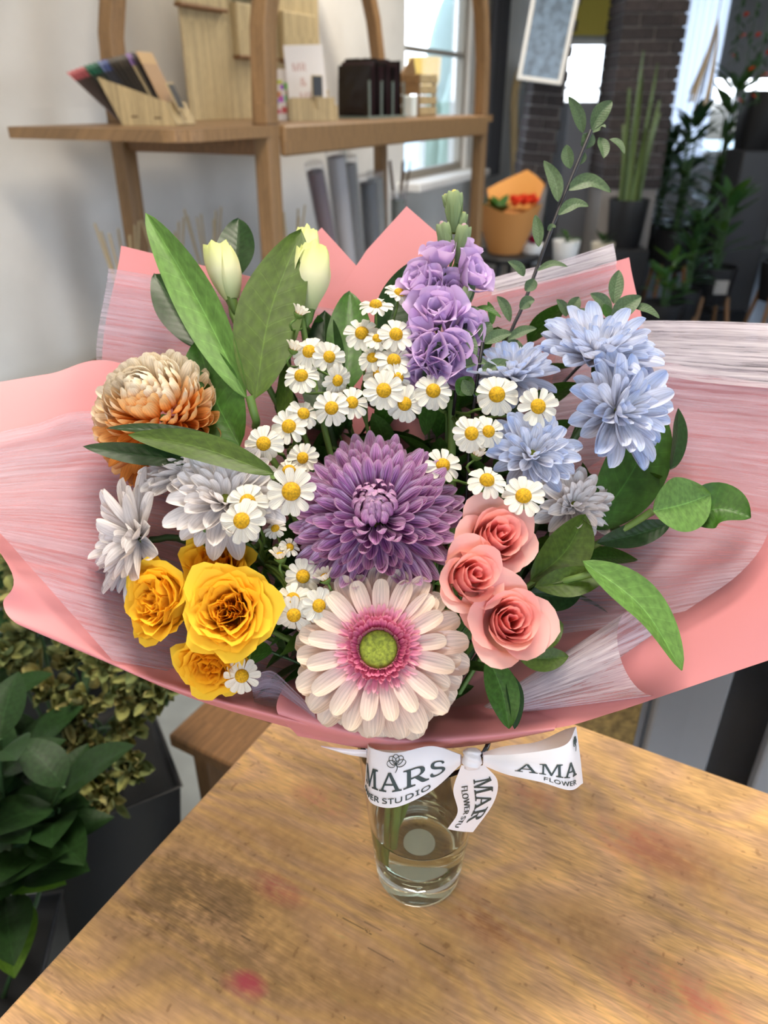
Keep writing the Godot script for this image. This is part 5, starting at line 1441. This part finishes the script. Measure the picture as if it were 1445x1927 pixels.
func tall_flowers() -> void:
	var g0 := lin("c7d59a"); var g1 := lin("eff0cc"); var g2 := lin("dfe79a")
	for k in [
		[580, 585, .520, lean(0.05, 1.0, -0.10), 0.048, 0.0140, "plump cream lisianthus bud beside the wide leaf", 1],
		[436, 565, .525, lean(-0.28, 1.0, 0.0), 0.041, 0.0125, "greenish lisianthus bud between the two tall leaves", 2],
		[572, 520, .545, lean(0.03, 1.0, -0.2), 0.038, 0.0105, "small cream lisianthus bud rising behind the plump one", 3]]:
		var t := flower("lisianthus_bud", k[6], "flower", k[0], k[1], k[2], k[3], k[7], "cream lisianthus buds")
		wrapped_bud(t, k[4], k[5], g0, g1, g2, k[7])
		stem_to_neck(t, 0.0022, M.stem, k[7] == 1, 0.01)
	var pb := flower("pink_lisianthus_bud", "dusky pink lisianthus bud half hidden by the wide leaf", "flower", 540, 640, .528, lean(0.08, 1.0, -0.1), 0.4)
	wrapped_bud(pb, 0.044, 0.0115, lin("b9768a"), lin("c98a9c"), lin("d99aa8"), 9)
	stem_to_neck(pb, 0.002, M.stem, false, 0.01)
	# --- lilac stock: one stalk, many florets ---
	var s := thing("stock_stem", "lilac stock stalk with frilled florets and green buds at its tip", "flower")
	var line := [at(853, 385, .525), at(862, 440, .522), at(858, 520, .518), at(852, 620, .512), at(850, 740, .508), Vector3(0.02, T + 0.20, -0.01)]
	part(s, "stalk", tube(line, 0.0016, 0.0032, 8), M.stem)
	var r := RandomNumberGenerator.new(); r.seed = 14
	var l0 := lin("a886c0"); var l1 := lin("d0b0e2"); var l2 := lin("dfc6ee")
	var pv := []
	for k in 4:
		pv.append(petal(0.019, 0.019, {"c0": lin("9aa070").lerp(l0, 0.4), "c1": l1.lerp(l0, 0.15 * k), "c2": l2, "bend": 0.5 + 0.2 * k, "hook": -0.9 - 0.25 * k, "cup": 0.35, "tip": 0.2, "um": 0.6, "base": 0.3, "wave": 0.07}, 8, 8))
	# [px, py, depth, facing, size, how open]
	for k in [
		[830, 487, .505, lean(-0.15, 0.8, 0.5), 0.92, 0.4], [793, 530, .502, lean(-0.6, 0.4, 0.6), 0.95, 0.6], [886, 520, .505, lean(0.6, 0.3, 0.6), 1.0, 0.7],
		[850, 545, .508, lean(0.2, 0.2, 0.9), 0.8, 0.6], [822, 592, .490, lean(-0.1, 0.35, 0.9), 1.12, 0.85], [868, 625, .492, lean(0.4, 0.1, 0.8), 1.05, 0.8],
		[792, 655, .488, lean(-0.5, 0.1, 0.8), 1.05, 0.85], [835, 672, .486, lean(0.05, -0.1, 0.95), 1.12, 0.8], [800, 705, .486, lean(-0.3, -0.3, 0.8), 1.0, 0.8],
		[862, 690, .492, lean(0.4, -0.2, 0.8), 0.95, 0.7], [888, 470, .512, lean(0.5, 0.7, 0.2), 0.62, 0.2], [815, 540, .496, lean(-0.4, 0.1, 0.8), 0.8, 0.6]]:
		var o := at(k[0], k[1], k[2])
		var b := frame_of(k[3], r.randf() * 6.0)
		var fl := Node3D.new()
		fl.name = "floret"
		s.add_child(fl, true)
		fl.transform = Transform3D(b, o - k[3] * 0.008)
		for j in 11:
			var az := j * 2.4 + r.randf_range(-0.2, 0.2)
			var el: float = lerpf(1.25, lerpf(0.9, 0.05, k[5]), j / 10.0)
			part(fl, "petal", pv[j % 4], M.rose, spin_at(az, el, Vector3(sin(az), 0, cos(az)) * 0.002, k[4] * lerpf(0.75, 1.05, j / 10.0) * 1.12))
		part(fl, "calyx", tube([Vector3(0, 0.004, 0), Vector3(0, -0.012, 0)], 0.0034, 0.0018, 7), M.leaf_grey)
		var ip: Vector3 = fl.transform.affine_inverse() * (spline(line, clampf((k[1] - 385) / 440.0, 0.05, 0.8)) as Vector3)
		part(fl, "stalklet", tube([Vector3(0, -0.011, 0), ip], 0.0010, 0.0012, 5), M.stem)
	for k in [[854, 398, .522, lean(0.02, 1, 0.1), 0.030, 0.0078], [838, 452, .512, lean(-0.25, 1, 0.2), 0.026, 0.0066], [868, 458, .512, lean(0.15, 1, 0.2), 0.027, 0.0070], [868, 422, .524, lean(0.2, 1, 0), 0.018, 0.0045], [843, 385, .526, lean(-0.3, 1, 0), 0.016, 0.004], [872, 565, .498, lean(0.35, 1, 0.2), 0.020, 0.0046]]:
		var bd := Node3D.new()
		bd.name = "bud"
		s.add_child(bd, true)
		var o := at(k[0], k[1], k[2])
		bd.transform = Transform3D(frame_of(k[3]), o - k[3] * k[4] * 0.5)
		for j in 5:
			part(bd, "sepal", petal(k[4] * 0.95, k[5] * 1.7, {"c0": lin("7d9468"), "c1": lin("93a878"), "c2": lin("9fb285"), "bend": 0.25, "hook": 0.3, "cup": 0.5, "tip": 0.6}, 6, 4), M.rose, spin_at(j * TAU / 5, 1.30, Vector3(sin(j * TAU / 5), 0, cos(j * TAU / 5)) * k[5] * 0.35))
		for j in 6:
			part(bd, "bud_petal", petal(k[4] * 1.02, k[5] * 1.2, {"c0": lin("a9b26a"), "c1": lin("d5d98a"), "c2": lin("d9d27e") if k[1] < 430 else lin("c9a9b8"), "bend": 0.3, "hook": 0.6, "cup": 0.4, "tip": 0.4}, 6, 4), M.rose, spin_at(j * TAU / 6 + 0.3, 1.36, Vector3(sin(j * TAU / 6 + 0.3), 0, cos(j * TAU / 6 + 0.3)) * k[5] * 0.22))

func landmark(px: float, py: float) -> String:
	var marks := [[835, 600, "lilac stock"], [706, 965, "purple chrysanthemum"], [690, 1240, "cream gerbera"], [432, 1150, "largest yellow rose"], [425, 945, "white chrysanthemum over the yellow roses"], [500, 720, "wide upright leaf"], [1000, 850, "blue chrysanthemum with the green heart"], [930, 1010, "topmost pink rose"], [585, 560, "plump cream lisianthus bud"], [950, 720, "blue chrysanthemum behind the twigs"], [1040, 1090, "folded broad leaf"], [700, 700, "thick of the daisies"], [870, 850, "dark gap above the pink roses"]]
	var best: Array = marks[0]
	for m in marks:
		if Vector2(m[0] - px, m[1] - py).length() < Vector2(best[0] - px, best[1] - py).length(): best = m
	return best[2]
func daisy_label(s: Array) -> String:
	var look := "white chamomile daisy seen side-on" if s[3] >= 0.7 else ("small white chamomile daisy" if s[4] < 0.9 else ("large white chamomile daisy" if s[4] > 1.06 else "white chamomile daisy"))
	return "%s with yellow button by the %s" % [look, landmark(s[0], s[1])]

func chamomile() -> void:
	var r := RandomNumberGenerator.new(); r.seed = 23
	var pv := []
	for k in 4:
		pv.append(petal(0.0092, 0.0050, {"c0": lin("f5f3e8"), "c1": lin("f5f3e8"), "c2": lin("f5f3e8"), "bend": -0.15 - 0.2 * (k % 3), "cup": 0.22, "tip": 0.0, "um": 0.68, "base": 0.5, "ridge": 0.03}, 6, 4))
	var disc := lathe([Vector2(0.0040, -0.0012), Vector2(0.0047, 0.0002), Vector2(0.0044, 0.0017), Vector2(0.0032, 0.0030), Vector2(0.0016, 0.0036), Vector2(0, 0.0037)], 18)
	var cup := lathe([Vector2(0, -0.0038), Vector2(0.0018, -0.0034), Vector2(0.0038, -0.0010), Vector2(0.0036, 0.0)], 12)
	# [px, py, turn right, turn up, size]
	var spots := [[681, 628, 0, .35, 1.05], [745, 630, .15, .3, 1.0], [582, 662, -.1, .3, 1.0], [619, 672, .45, .1, .9], [567, 708, -.1, .45, 1.0], [741, 679, .1, .45, 1.02], [714, 704, -.25, .3, .95], [722, 735, .1, .1, 1.08], [761, 760, .1, .0, 1.02], [815, 736, .1, .2, 1.05], [624, 768, -.1, .1, .98], [662, 758, .25, .3, .92], [544, 803, -.15, .3, 1.05], [571, 779, .35, .4, .9], [496, 835, .0, .1, 1.02], [548, 925, .05, .08, 1.25], [544, 888, -.1, .6, 1.0], [570, 862, -.3, .1, .85], [466, 945, .1, .3, 1.05], [455, 980, -.15, .15, 1.08], [707, 575, .0, 1.2, .95], [752, 552, .35, 1.0, .9], [701, 674, -.1, .5, .85], [833, 876, .25, .5, 1.0], [887, 816, .15, .1, .95], [919, 812, .2, .1, .85], [916, 905, .05, .75, .98], [935, 743, -.1, .15, 1.12], [1012, 765, .15, .05, 1.05], [985, 934, -.15, .5, 1.05], [710, 638, .2, .8, .75], [634, 716, .9, -.4, .85], [748, 711, .4, -.1, .85], [570, 1085, .2, .25, .92], [551, 1128, -.1, .45, .9], [600, 1140, .35, .1, .88], [553, 1157, .1, -.3, .92], [455, 1272, .1, .05, .9], [545, 1030, .6, .8, .55], [518, 995, -.2, .9, .6]]
	var hubs := [[690, 800, .535], [560, 900, .515], [840, 830, .52], [900, 960, .505], [520, 1080, .49]]
	for k in spots.size():
		var s: Array = spots[k]
		var dd := canopy(s[0], s[1]) - 0.022 + r.randf_range(-0.006, 0.006)
		if k == 37: dd = 0.428
		if k in [15, 18, 19]: dd -= 0.024
		if k in [24, 25, 26, 27, 28, 29]: dd -= 0.026
		var t := flower("chamomile", daisy_label(s), "flower", s[0], s[1], dd, lean(s[2], s[3]), r.randf() * 6.0, "chamomile daisies in the bouquet")
		var sc: float = s[4] * 0.96
		part(t, "button", disc, M.disc, Transform3D(Basis().scaled(Vector3(1, r.randf_range(0.9, 1.25), 1) * sc), Vector3.ZERO))
		part(t, "cup", cup, M.stem, Transform3D(Basis().scaled(Vector3.ONE * sc), Vector3.ZERO))
		var n := r.randi_range(12, 15)
		var droop := r.randf_range(-0.25, 0.12)
		for j in n:
			var az := TAU * j / n + r.randf_range(-0.10, 0.10)
			part(t, "petal", pv[(j + k) % 4], M.petal, spin_at(az, droop + r.randf_range(-0.14, 0.14), Vector3(sin(az), 0, cos(az)) * 0.0036 * sc, sc * r.randf_range(0.9, 1.08)))
		var h: Array = hubs[0]
		for q in hubs:
			if Vector2(q[0] - s[0], q[1] - s[1] - 60).length() < Vector2(h[0] - s[0], h[1] - s[1] - 60).length(): h = q
		var hub := at(h[0], h[1], h[2])
		var inv := t.transform.affine_inverse()
		var o := t.transform.origin
		var nn := t.transform.basis.y.normalized()
		part(t, "stem", tube([Vector3(0, -0.003, 0), inv * (o - nn * 0.012 + Vector3(0, -0.004, 0)), inv * (o.lerp(hub, 0.55) + Vector3(0, 0.006, 0)), inv * hub, inv * Vector3(0.012 * sin(k), T + 0.19, 0.012 * cos(k))], 0.0007, 0.0013, 6), M.stem)
	# small closed buds
	for k in [[563, 590], [553, 657], [897, 856], [390, 993], [372, 900], [527, 1048], [612, 1088]]:
		var t := flower("chamomile_bud", "small half closed chamomile bud on a thin green stem", "flower bud", k[0], k[1], canopy(k[0], k[1]) - 0.024, lean(r.randf_range(-0.5, 0.5), 0.9, 0.4), 0.0, "chamomile buds in the bouquet")
		part(t, "cup", cup, M.stem)
		part(t, "button", disc, M.disc, Transform3D(Basis().scaled(Vector3(0.6, 0.8, 0.6)), Vector3.ZERO))
		for j in 9:
			part(t, "petal", pv[j % 4], M.petal, spin_at(TAU * j / 9.0, 1.1, Vector3(sin(TAU * j / 9.0), 0, cos(TAU * j / 9.0)) * 0.0028, 0.62))
		var inv := t.transform.affine_inverse()
		var hub := at(k[0] + 60, k[1] + 90, canopy(k[0], k[1]) + 0.04)
		part(t, "stem", tube([Vector3(0, -0.003, 0), Vector3(0, -0.012, 0), inv * hub, inv * Vector3(0, T + 0.19, 0)], 0.0007, 0.0012, 6), M.stem)

# ---------- leaves ----------
# a leaf blade through three places; width w metres, face towards n
func blade(base: Vector3, mid: Vector3, tip: Vector3, w: float, n: Vector3, fold := 0.25, nu := 16, nv := 8, wavy := 0.0) -> ArrayMesh:
	var pts := [base, mid, tip]
	return grid(nu, nv, func(a: float, b: float) -> Vector3:
		var v := b * 2.0 - 1.0
		var c: Vector3 = spline(pts, a)
		var tg: Vector3 = ((spline(pts, minf(a + 0.02, 1.0)) as Vector3) - (spline(pts, maxf(a - 0.02, 0.0)) as Vector3)).normalized()
		var s := tg.cross(n).normalized()
		var nn := s.cross(tg)
		var ww := w * 0.5 * pow(maxf(sin(PI * pow(a, 0.92)), 0.0), 0.72)
		return c + s * v * ww * cos(fold * 0.8) + nn * (absf(v) * ww * sin(fold) + wavy * w * sin(a * 9.0 + v) * v * v))

func sprig(n: String, label: String, stem: Array, stem_r: float, sm: Material, leaves: Array) -> Node3D:
	# leaves: [base px, py, tip px, py, width px, material, bulge right, bulge up, depth offset of base, of tip, face right, face up, fold]
	var t := thing(n, label, "foliage")
	if stem.size():
		part(t, "stem", tube(stem, stem_r, stem_r * 0.7, 7), sm)
	for l in leaves:
		var d0: float = canopy(l[0], l[1]) + l[8]; var d1: float = canopy(l[2], l[3]) + l[9]
		var a := at(l[0], l[1], d0); var c := at(l[2], l[3], d1)
		var m := a.lerp(c, 0.5) + cam_basis * Vector3(l[6], l[7], 0) * (0.5 * d0 / F)
		part(t, "leaf", blade(a, m, c, l[4] * d0 / F, lean(l[10], l[11]), l[12], 18, 8, 0.03), M[l[5]])
	return t

func greenery() -> void:
	# [bx, by, tx, ty, w, mat, bulge x, bulge y, d0, d1, face x, face y, fold]
	sprig("laurel_sprig", "sprig with two tall pointed leaves rising over the orange bloom", [at(470, 745, .475), at(482, 790, .478), at(510, 860, .50), Vector3(-0.01, T + 0.20, 0.0)], 0.003, M.stem, [
		[466, 752, 275, 401, 92, "leaf_pale", 12, 10, -.010, -.010, -.25, .10, .45],
		[480, 752, 567, 432, 128, "leaf_olive", -34, 0, -.012, -.012, .10, .05, .12]])
	sprig("laurel_sprig", "laurel sprig of broad dark leaves beside the orange bloom", [at(455, 850, .50), at(520, 930, .52), Vector3(-0.012, T + 0.20, 0.004)], 0.0025, M.stem, [
		[452, 842, 372, 640, 118, "leaf", -22, 0, .000, -.006, -.05, .10, .28],
		[372, 655, 291, 515, 78, "leaf_dark", 0, 10, .030, .035, -.1, .3, .35],
		[440, 530, 449, 411, 76, "leaf_dark", 0, 0, .030, .035, .0, .2, .3]])
	sprig("laurel_sprig", "long drooping laurel leaves lying under the orange bloom", [at(515, 895, .442), at(560, 960, .49), Vector3(-0.01, T + 0.20, 0.008)], 0.0025, M.stem, [
		[518, 893, 240, 818, 60, "leaf_olive", 0, 26, -.038, -.050, .0, .35, .25],
		[380, 868, 155, 840, 46, "leaf_dark", 0, -6, -.030, -.046, .0, .5, .2],
		[400, 822, 198, 806, 30, "leaf_dark", 0, 6, -.036, -.050, .0, .9, .4]])
	sprig("laurel_sprig", "upright laurel leaves standing behind the chamomile", [at(620, 800, .53), at(660, 950, .54), Vector3(0.0, T + 0.20, -0.01)], 0.0025, M.stem_deep, [
		[536, 830, 542, 650, 36, "leaf_olive", -4, 0, .004, .010, -.4, .0, .2],
		[650, 740, 658, 548, 92, "leaf", 6, 0, .020, .030, .1, .1, .3],
		[600, 800, 612, 585, 90, "leaf_dark", 6, 0, .016, .026, -.1, .1, .3],
		[716, 660, 776, 494, 70, "leaf_dark", -10, 0, .020, .018, .2, .1, .3],
		[800, 820, 812, 700, 40, "leaf", 0, 0, .022, .02, .0, .1, .2]])
	# tall twig of small grey green leaves
	var tw := func(pts: Array) -> Array:
		var q := []
		for p in pts: q.append(at(p[0], p[1], p[2]))
		return q
	var gl := func(bx: float, by: float, tx: float, ty: float, w: float, bxx := 0.0, byy := 0.0, fx := 0.0, fy := 0.2, m := "leaf_grey", off := 0.0) -> Array:
		return [bx, by, tx, ty, w, m, bxx, byy, off, off - 0.004, fx, fy, 0.35]
	sprig("pittosporum_twig", "tall black twig with small grey green leaves above the bouquet", tw.call([[1112, 246, .552], [1094, 290, .55], [1042, 418, .545], [988, 565, .535], [950, 660, .53], [900, 900, .53]]) + [Vector3(0.02, T + 0.20, -0.012)], 0.0016, M.stem_dark, [
		gl.call(1097, 251, 1069, 181, 24, 10, 0, -.3), gl.call(1113, 243, 1152, 190, 32, -6, 6, .2), gl.call(1112, 250, 1140, 240, 20, 6, 12, .3, .6), gl.call(1104, 280, 1096, 252, 34, 6, 0, .1, .1), gl.call(1128, 258, 1136, 298, 24, 6, 0, .1), gl.call(1146, 262, 1175, 290, 18, 6, 10, .1, .5),
		gl.call(1073, 318, 1066, 272, 24, -4, 0, -.3), gl.call(1086, 310, 1100, 286, 16, 4, 0, .3), gl.call(1050, 380, 1023, 302, 28, 16, 0, -.2), gl.call(1066, 358, 1150, 362, 32, 0, 36, .1, .2), gl.call(1050, 405, 1108, 388, 26, 0, 22, .1, .4), gl.call(1014, 465, 1007, 404, 22, 4, 0, -.3, .2), gl.call(1030, 434, 1046, 428, 12, 0, 8, .3),
		gl.call(1010, 510, 1068, 502, 16, 0, 18, 0, .5), gl.call(986, 520, 955, 492, 20, 10, 6, -.2), gl.call(988, 548, 1004, 524, 24, 6, 0, .2), gl.call(978, 582, 1006, 565, 24, 0, 10, .2), gl.call(960, 606, 935, 557, 20, 6, 8, -.2), gl.call(955, 640, 1010, 618, 22, 0, 10, .1, .4), gl.call(960, 668, 975, 640, 40, 0, 0, .1)])
	sprig("pittosporum_twig", "short leafy twig rising behind the highest blue bloom", tw.call([[1155, 590, .525], [1140, 640, .53], [1060, 720, .545], [960, 850, .54]]) + [Vector3(0.022, T + 0.20, -0.008)], 0.0014, M.stem_dark, [
		gl.call(1155, 572, 1165, 508, 30, -4, 0, 0), gl.call(1150, 606, 1207, 558, 38, -6, 8, .1), gl.call(1190, 578, 1241, 599, 22, 0, 12, .1, .5), gl.call(1148, 592, 1110, 552, 26, 10, 8, -.2), gl.call(1146, 632, 1122, 598, 32, -6, 4, -.2), gl.call(1160, 628, 1188, 657, 24, 8, 8, .2), gl.call(1146, 600, 1136, 572, 20, 0, 0, 0, .2, "leaf"),
		gl.call(1066, 596, 1047, 563, 18, 6, 4, -.2), gl.call(1072, 596, 1090, 559, 26, -4, 4, .1), gl.call(1077, 594, 1118, 594, 18, 0, 12, 0, .6)])
	sprig("pittosporum_twig", "short leafy twig standing before the lilac stock", tw.call([[880, 590, .492], [868, 660, .49], [856, 750, .495], [850, 860, .52]]) + [Vector3(0.02, T + 0.20, 0.0)], 0.0013, M.stem_dark, [
		gl.call(878, 580, 881, 503, 20, 10, 0, .2, .1, "leaf_grey", -.02), gl.call(876, 590, 905, 598, 28, 0, 8, .2, .3, "leaf_grey", -.02), gl.call(896, 578, 943, 598, 15, 0, 10, 0, .6, "leaf", -.02), gl.call(857, 617, 897, 670, 24, 10, 8, .1, .3, "leaf_grey", -.022), gl.call(865, 668, 799, 660, 22, 0, 20, -.1, .5, "leaf_grey", -.022), gl.call(861, 744, 888, 710, 40, 0, 0, .1, .1, "leaf", -.016), gl.call(870, 600, 884, 575, 18, 0, 0, .2, .2, "leaf", -.016)])
	sprig("pittosporum_twig", "short leafy twig crossing the blue bloom beside the stock", tw.call([[908, 645, .485], [900, 700, .48], [888, 790, .49], [880, 880, .515]]) + [Vector3(0.022, T + 0.20, 0.002)], 0.0013, M.stem_dark, [
		gl.call(908, 642, 922, 606, 32, -4, 0, .1, .2, "leaf_grey", -.02), gl.call(911, 647, 963, 627, 28, 0, 8, .1, .4, "leaf_grey", -.022), gl.call(868, 693, 918, 684, 24, 0, 16, 0, .5, "leaf_grey", -.02), gl.call(903, 698, 981, 702, 26, 0, 26, 0, .4, "leaf_grey", -.024), gl.call(925, 612, 918, 567, 16, 6, 0, .2, .1, "leaf", -.016), gl.call(888, 745, 870, 715, 26, 0, 0, -.2, .2, "leaf_grey", -.018), gl.call(893, 738, 918, 748, 22, 0, 6, .2, .3, "leaf", -.016)])
	# broad salal leaves on the other wing
	sprig("salal_branch", "branch of broad folded leaves reaching out beside the blue blooms", tw.call([[1228, 962, .472], [1150, 1010, .485], [1000, 1100, .50]]) + [Vector3(0.022, T + 0.20, 0.008)], 0.0025, M.stem, [
		[1112, 998, 1240, 757, 128, "leaf", 34, -10, .020, .005, .25, .25, .20],
		[1262, 884, 1276, 767, 42, "leaf_dark", 12, 0, .000, .000, .5, .1, .3],
		[1228, 962, 1338, 930, 108, "leaf_pale", 4, -6, -.016, -.030, .15, .15, .35],
		[1290, 975, 1413, 974, 96, "leaf", 6, 34, -.012, -.036, .0, .45, .45],
		[1262, 985, 1122, 1022, 48, "leaf_dark", 0, -8, .010, .012, .1, .2, .3]])
	sprig("salal_branch", "branch with one long drooping leaf over the curled film", tw.call([[1112, 1080, .455], [1050, 1095, .462], [990, 1105, .48]]) + [Vector3(0.022, T + 0.20, 0.01)], 0.0022, M.stem, [
		[998, 1094, 1102, 968, 96, "leaf_olive", 22, -20, .008, .004, .1, .2, .5],
		[1095, 1055, 1283, 1262, 84, "leaf_pale", 40, 26, -.006, -.020, .35, .25, .45],
		[1005, 1105, 1150, 1075, 62, "leaf_olive", 0, -14, .004, .002, .1, .5, .35],
		[994, 1118, 1098, 1105, 62, "leaf_dark", 0, -20, .022, .024, .1, .3, .3],
		[985, 1215, 1060, 1175, 66, "leaf_olive", 6, 14, .018, .014, .1, .3, .35],
		[975, 1236, 1070, 1235, 50, "leaf_olive", 0, -8, .020, .018, .1, .2, .3],
		[918, 1235, 958, 1372, 64, "leaf", 14, 0, .014, .014, .0, .3, .4],
		[955, 1262, 968, 1372, 40, "leaf_dark", 14, 0, .016, .016, .6, .2, .2]])
	# dark filling leaves down between the blooms
	var r := RandomNumberGenerator.new(); r.seed = 31
	var fl := [leaf(0.045, 0.018, 0.4, 0.25), leaf(0.052, 0.022, 0.7, 0.2), leaf(0.038, 0.016, 0.2, 0.3)]
	for k in 34:
		var px := lerpf(430, 1090, r.randf()); var py := lerpf(640, 1290, r.randf())
		if px < 560 and py < 800: py += 200.0
		var o := at(px, py, canopy(px, py) + 0.045 + 0.02 * r.randf())
		var t := thing("ruscus_sprig", "dark green leafy sprig deep between the blooms by the %s" % landmark(px, py), "foliage", o, "dark filler foliage inside the bouquet")
		var neck := Vector3(0.02 * sin(k * 1.9), T + 0.20, 0.02 * cos(k * 1.9)) - o
		var axis := -neck.normalized()
		part(t, "stem", tube([neck, neck * 0.45 + Vector3(0.004 * sin(k), 0.0, 0.004 * cos(k)), axis * 0.03], 0.0014, 0.0009, 5), M.stem_deep)
		for j in 8:
			var b := frame_of(axis, j * 2.4)
			part(t, "leaf", fl[j % 3], M.leaf_fill if j % 4 else M.leaf, Transform3D(b * Basis(Vector3.RIGHT, -0.7), axis * (0.028 - 0.011 * j)))
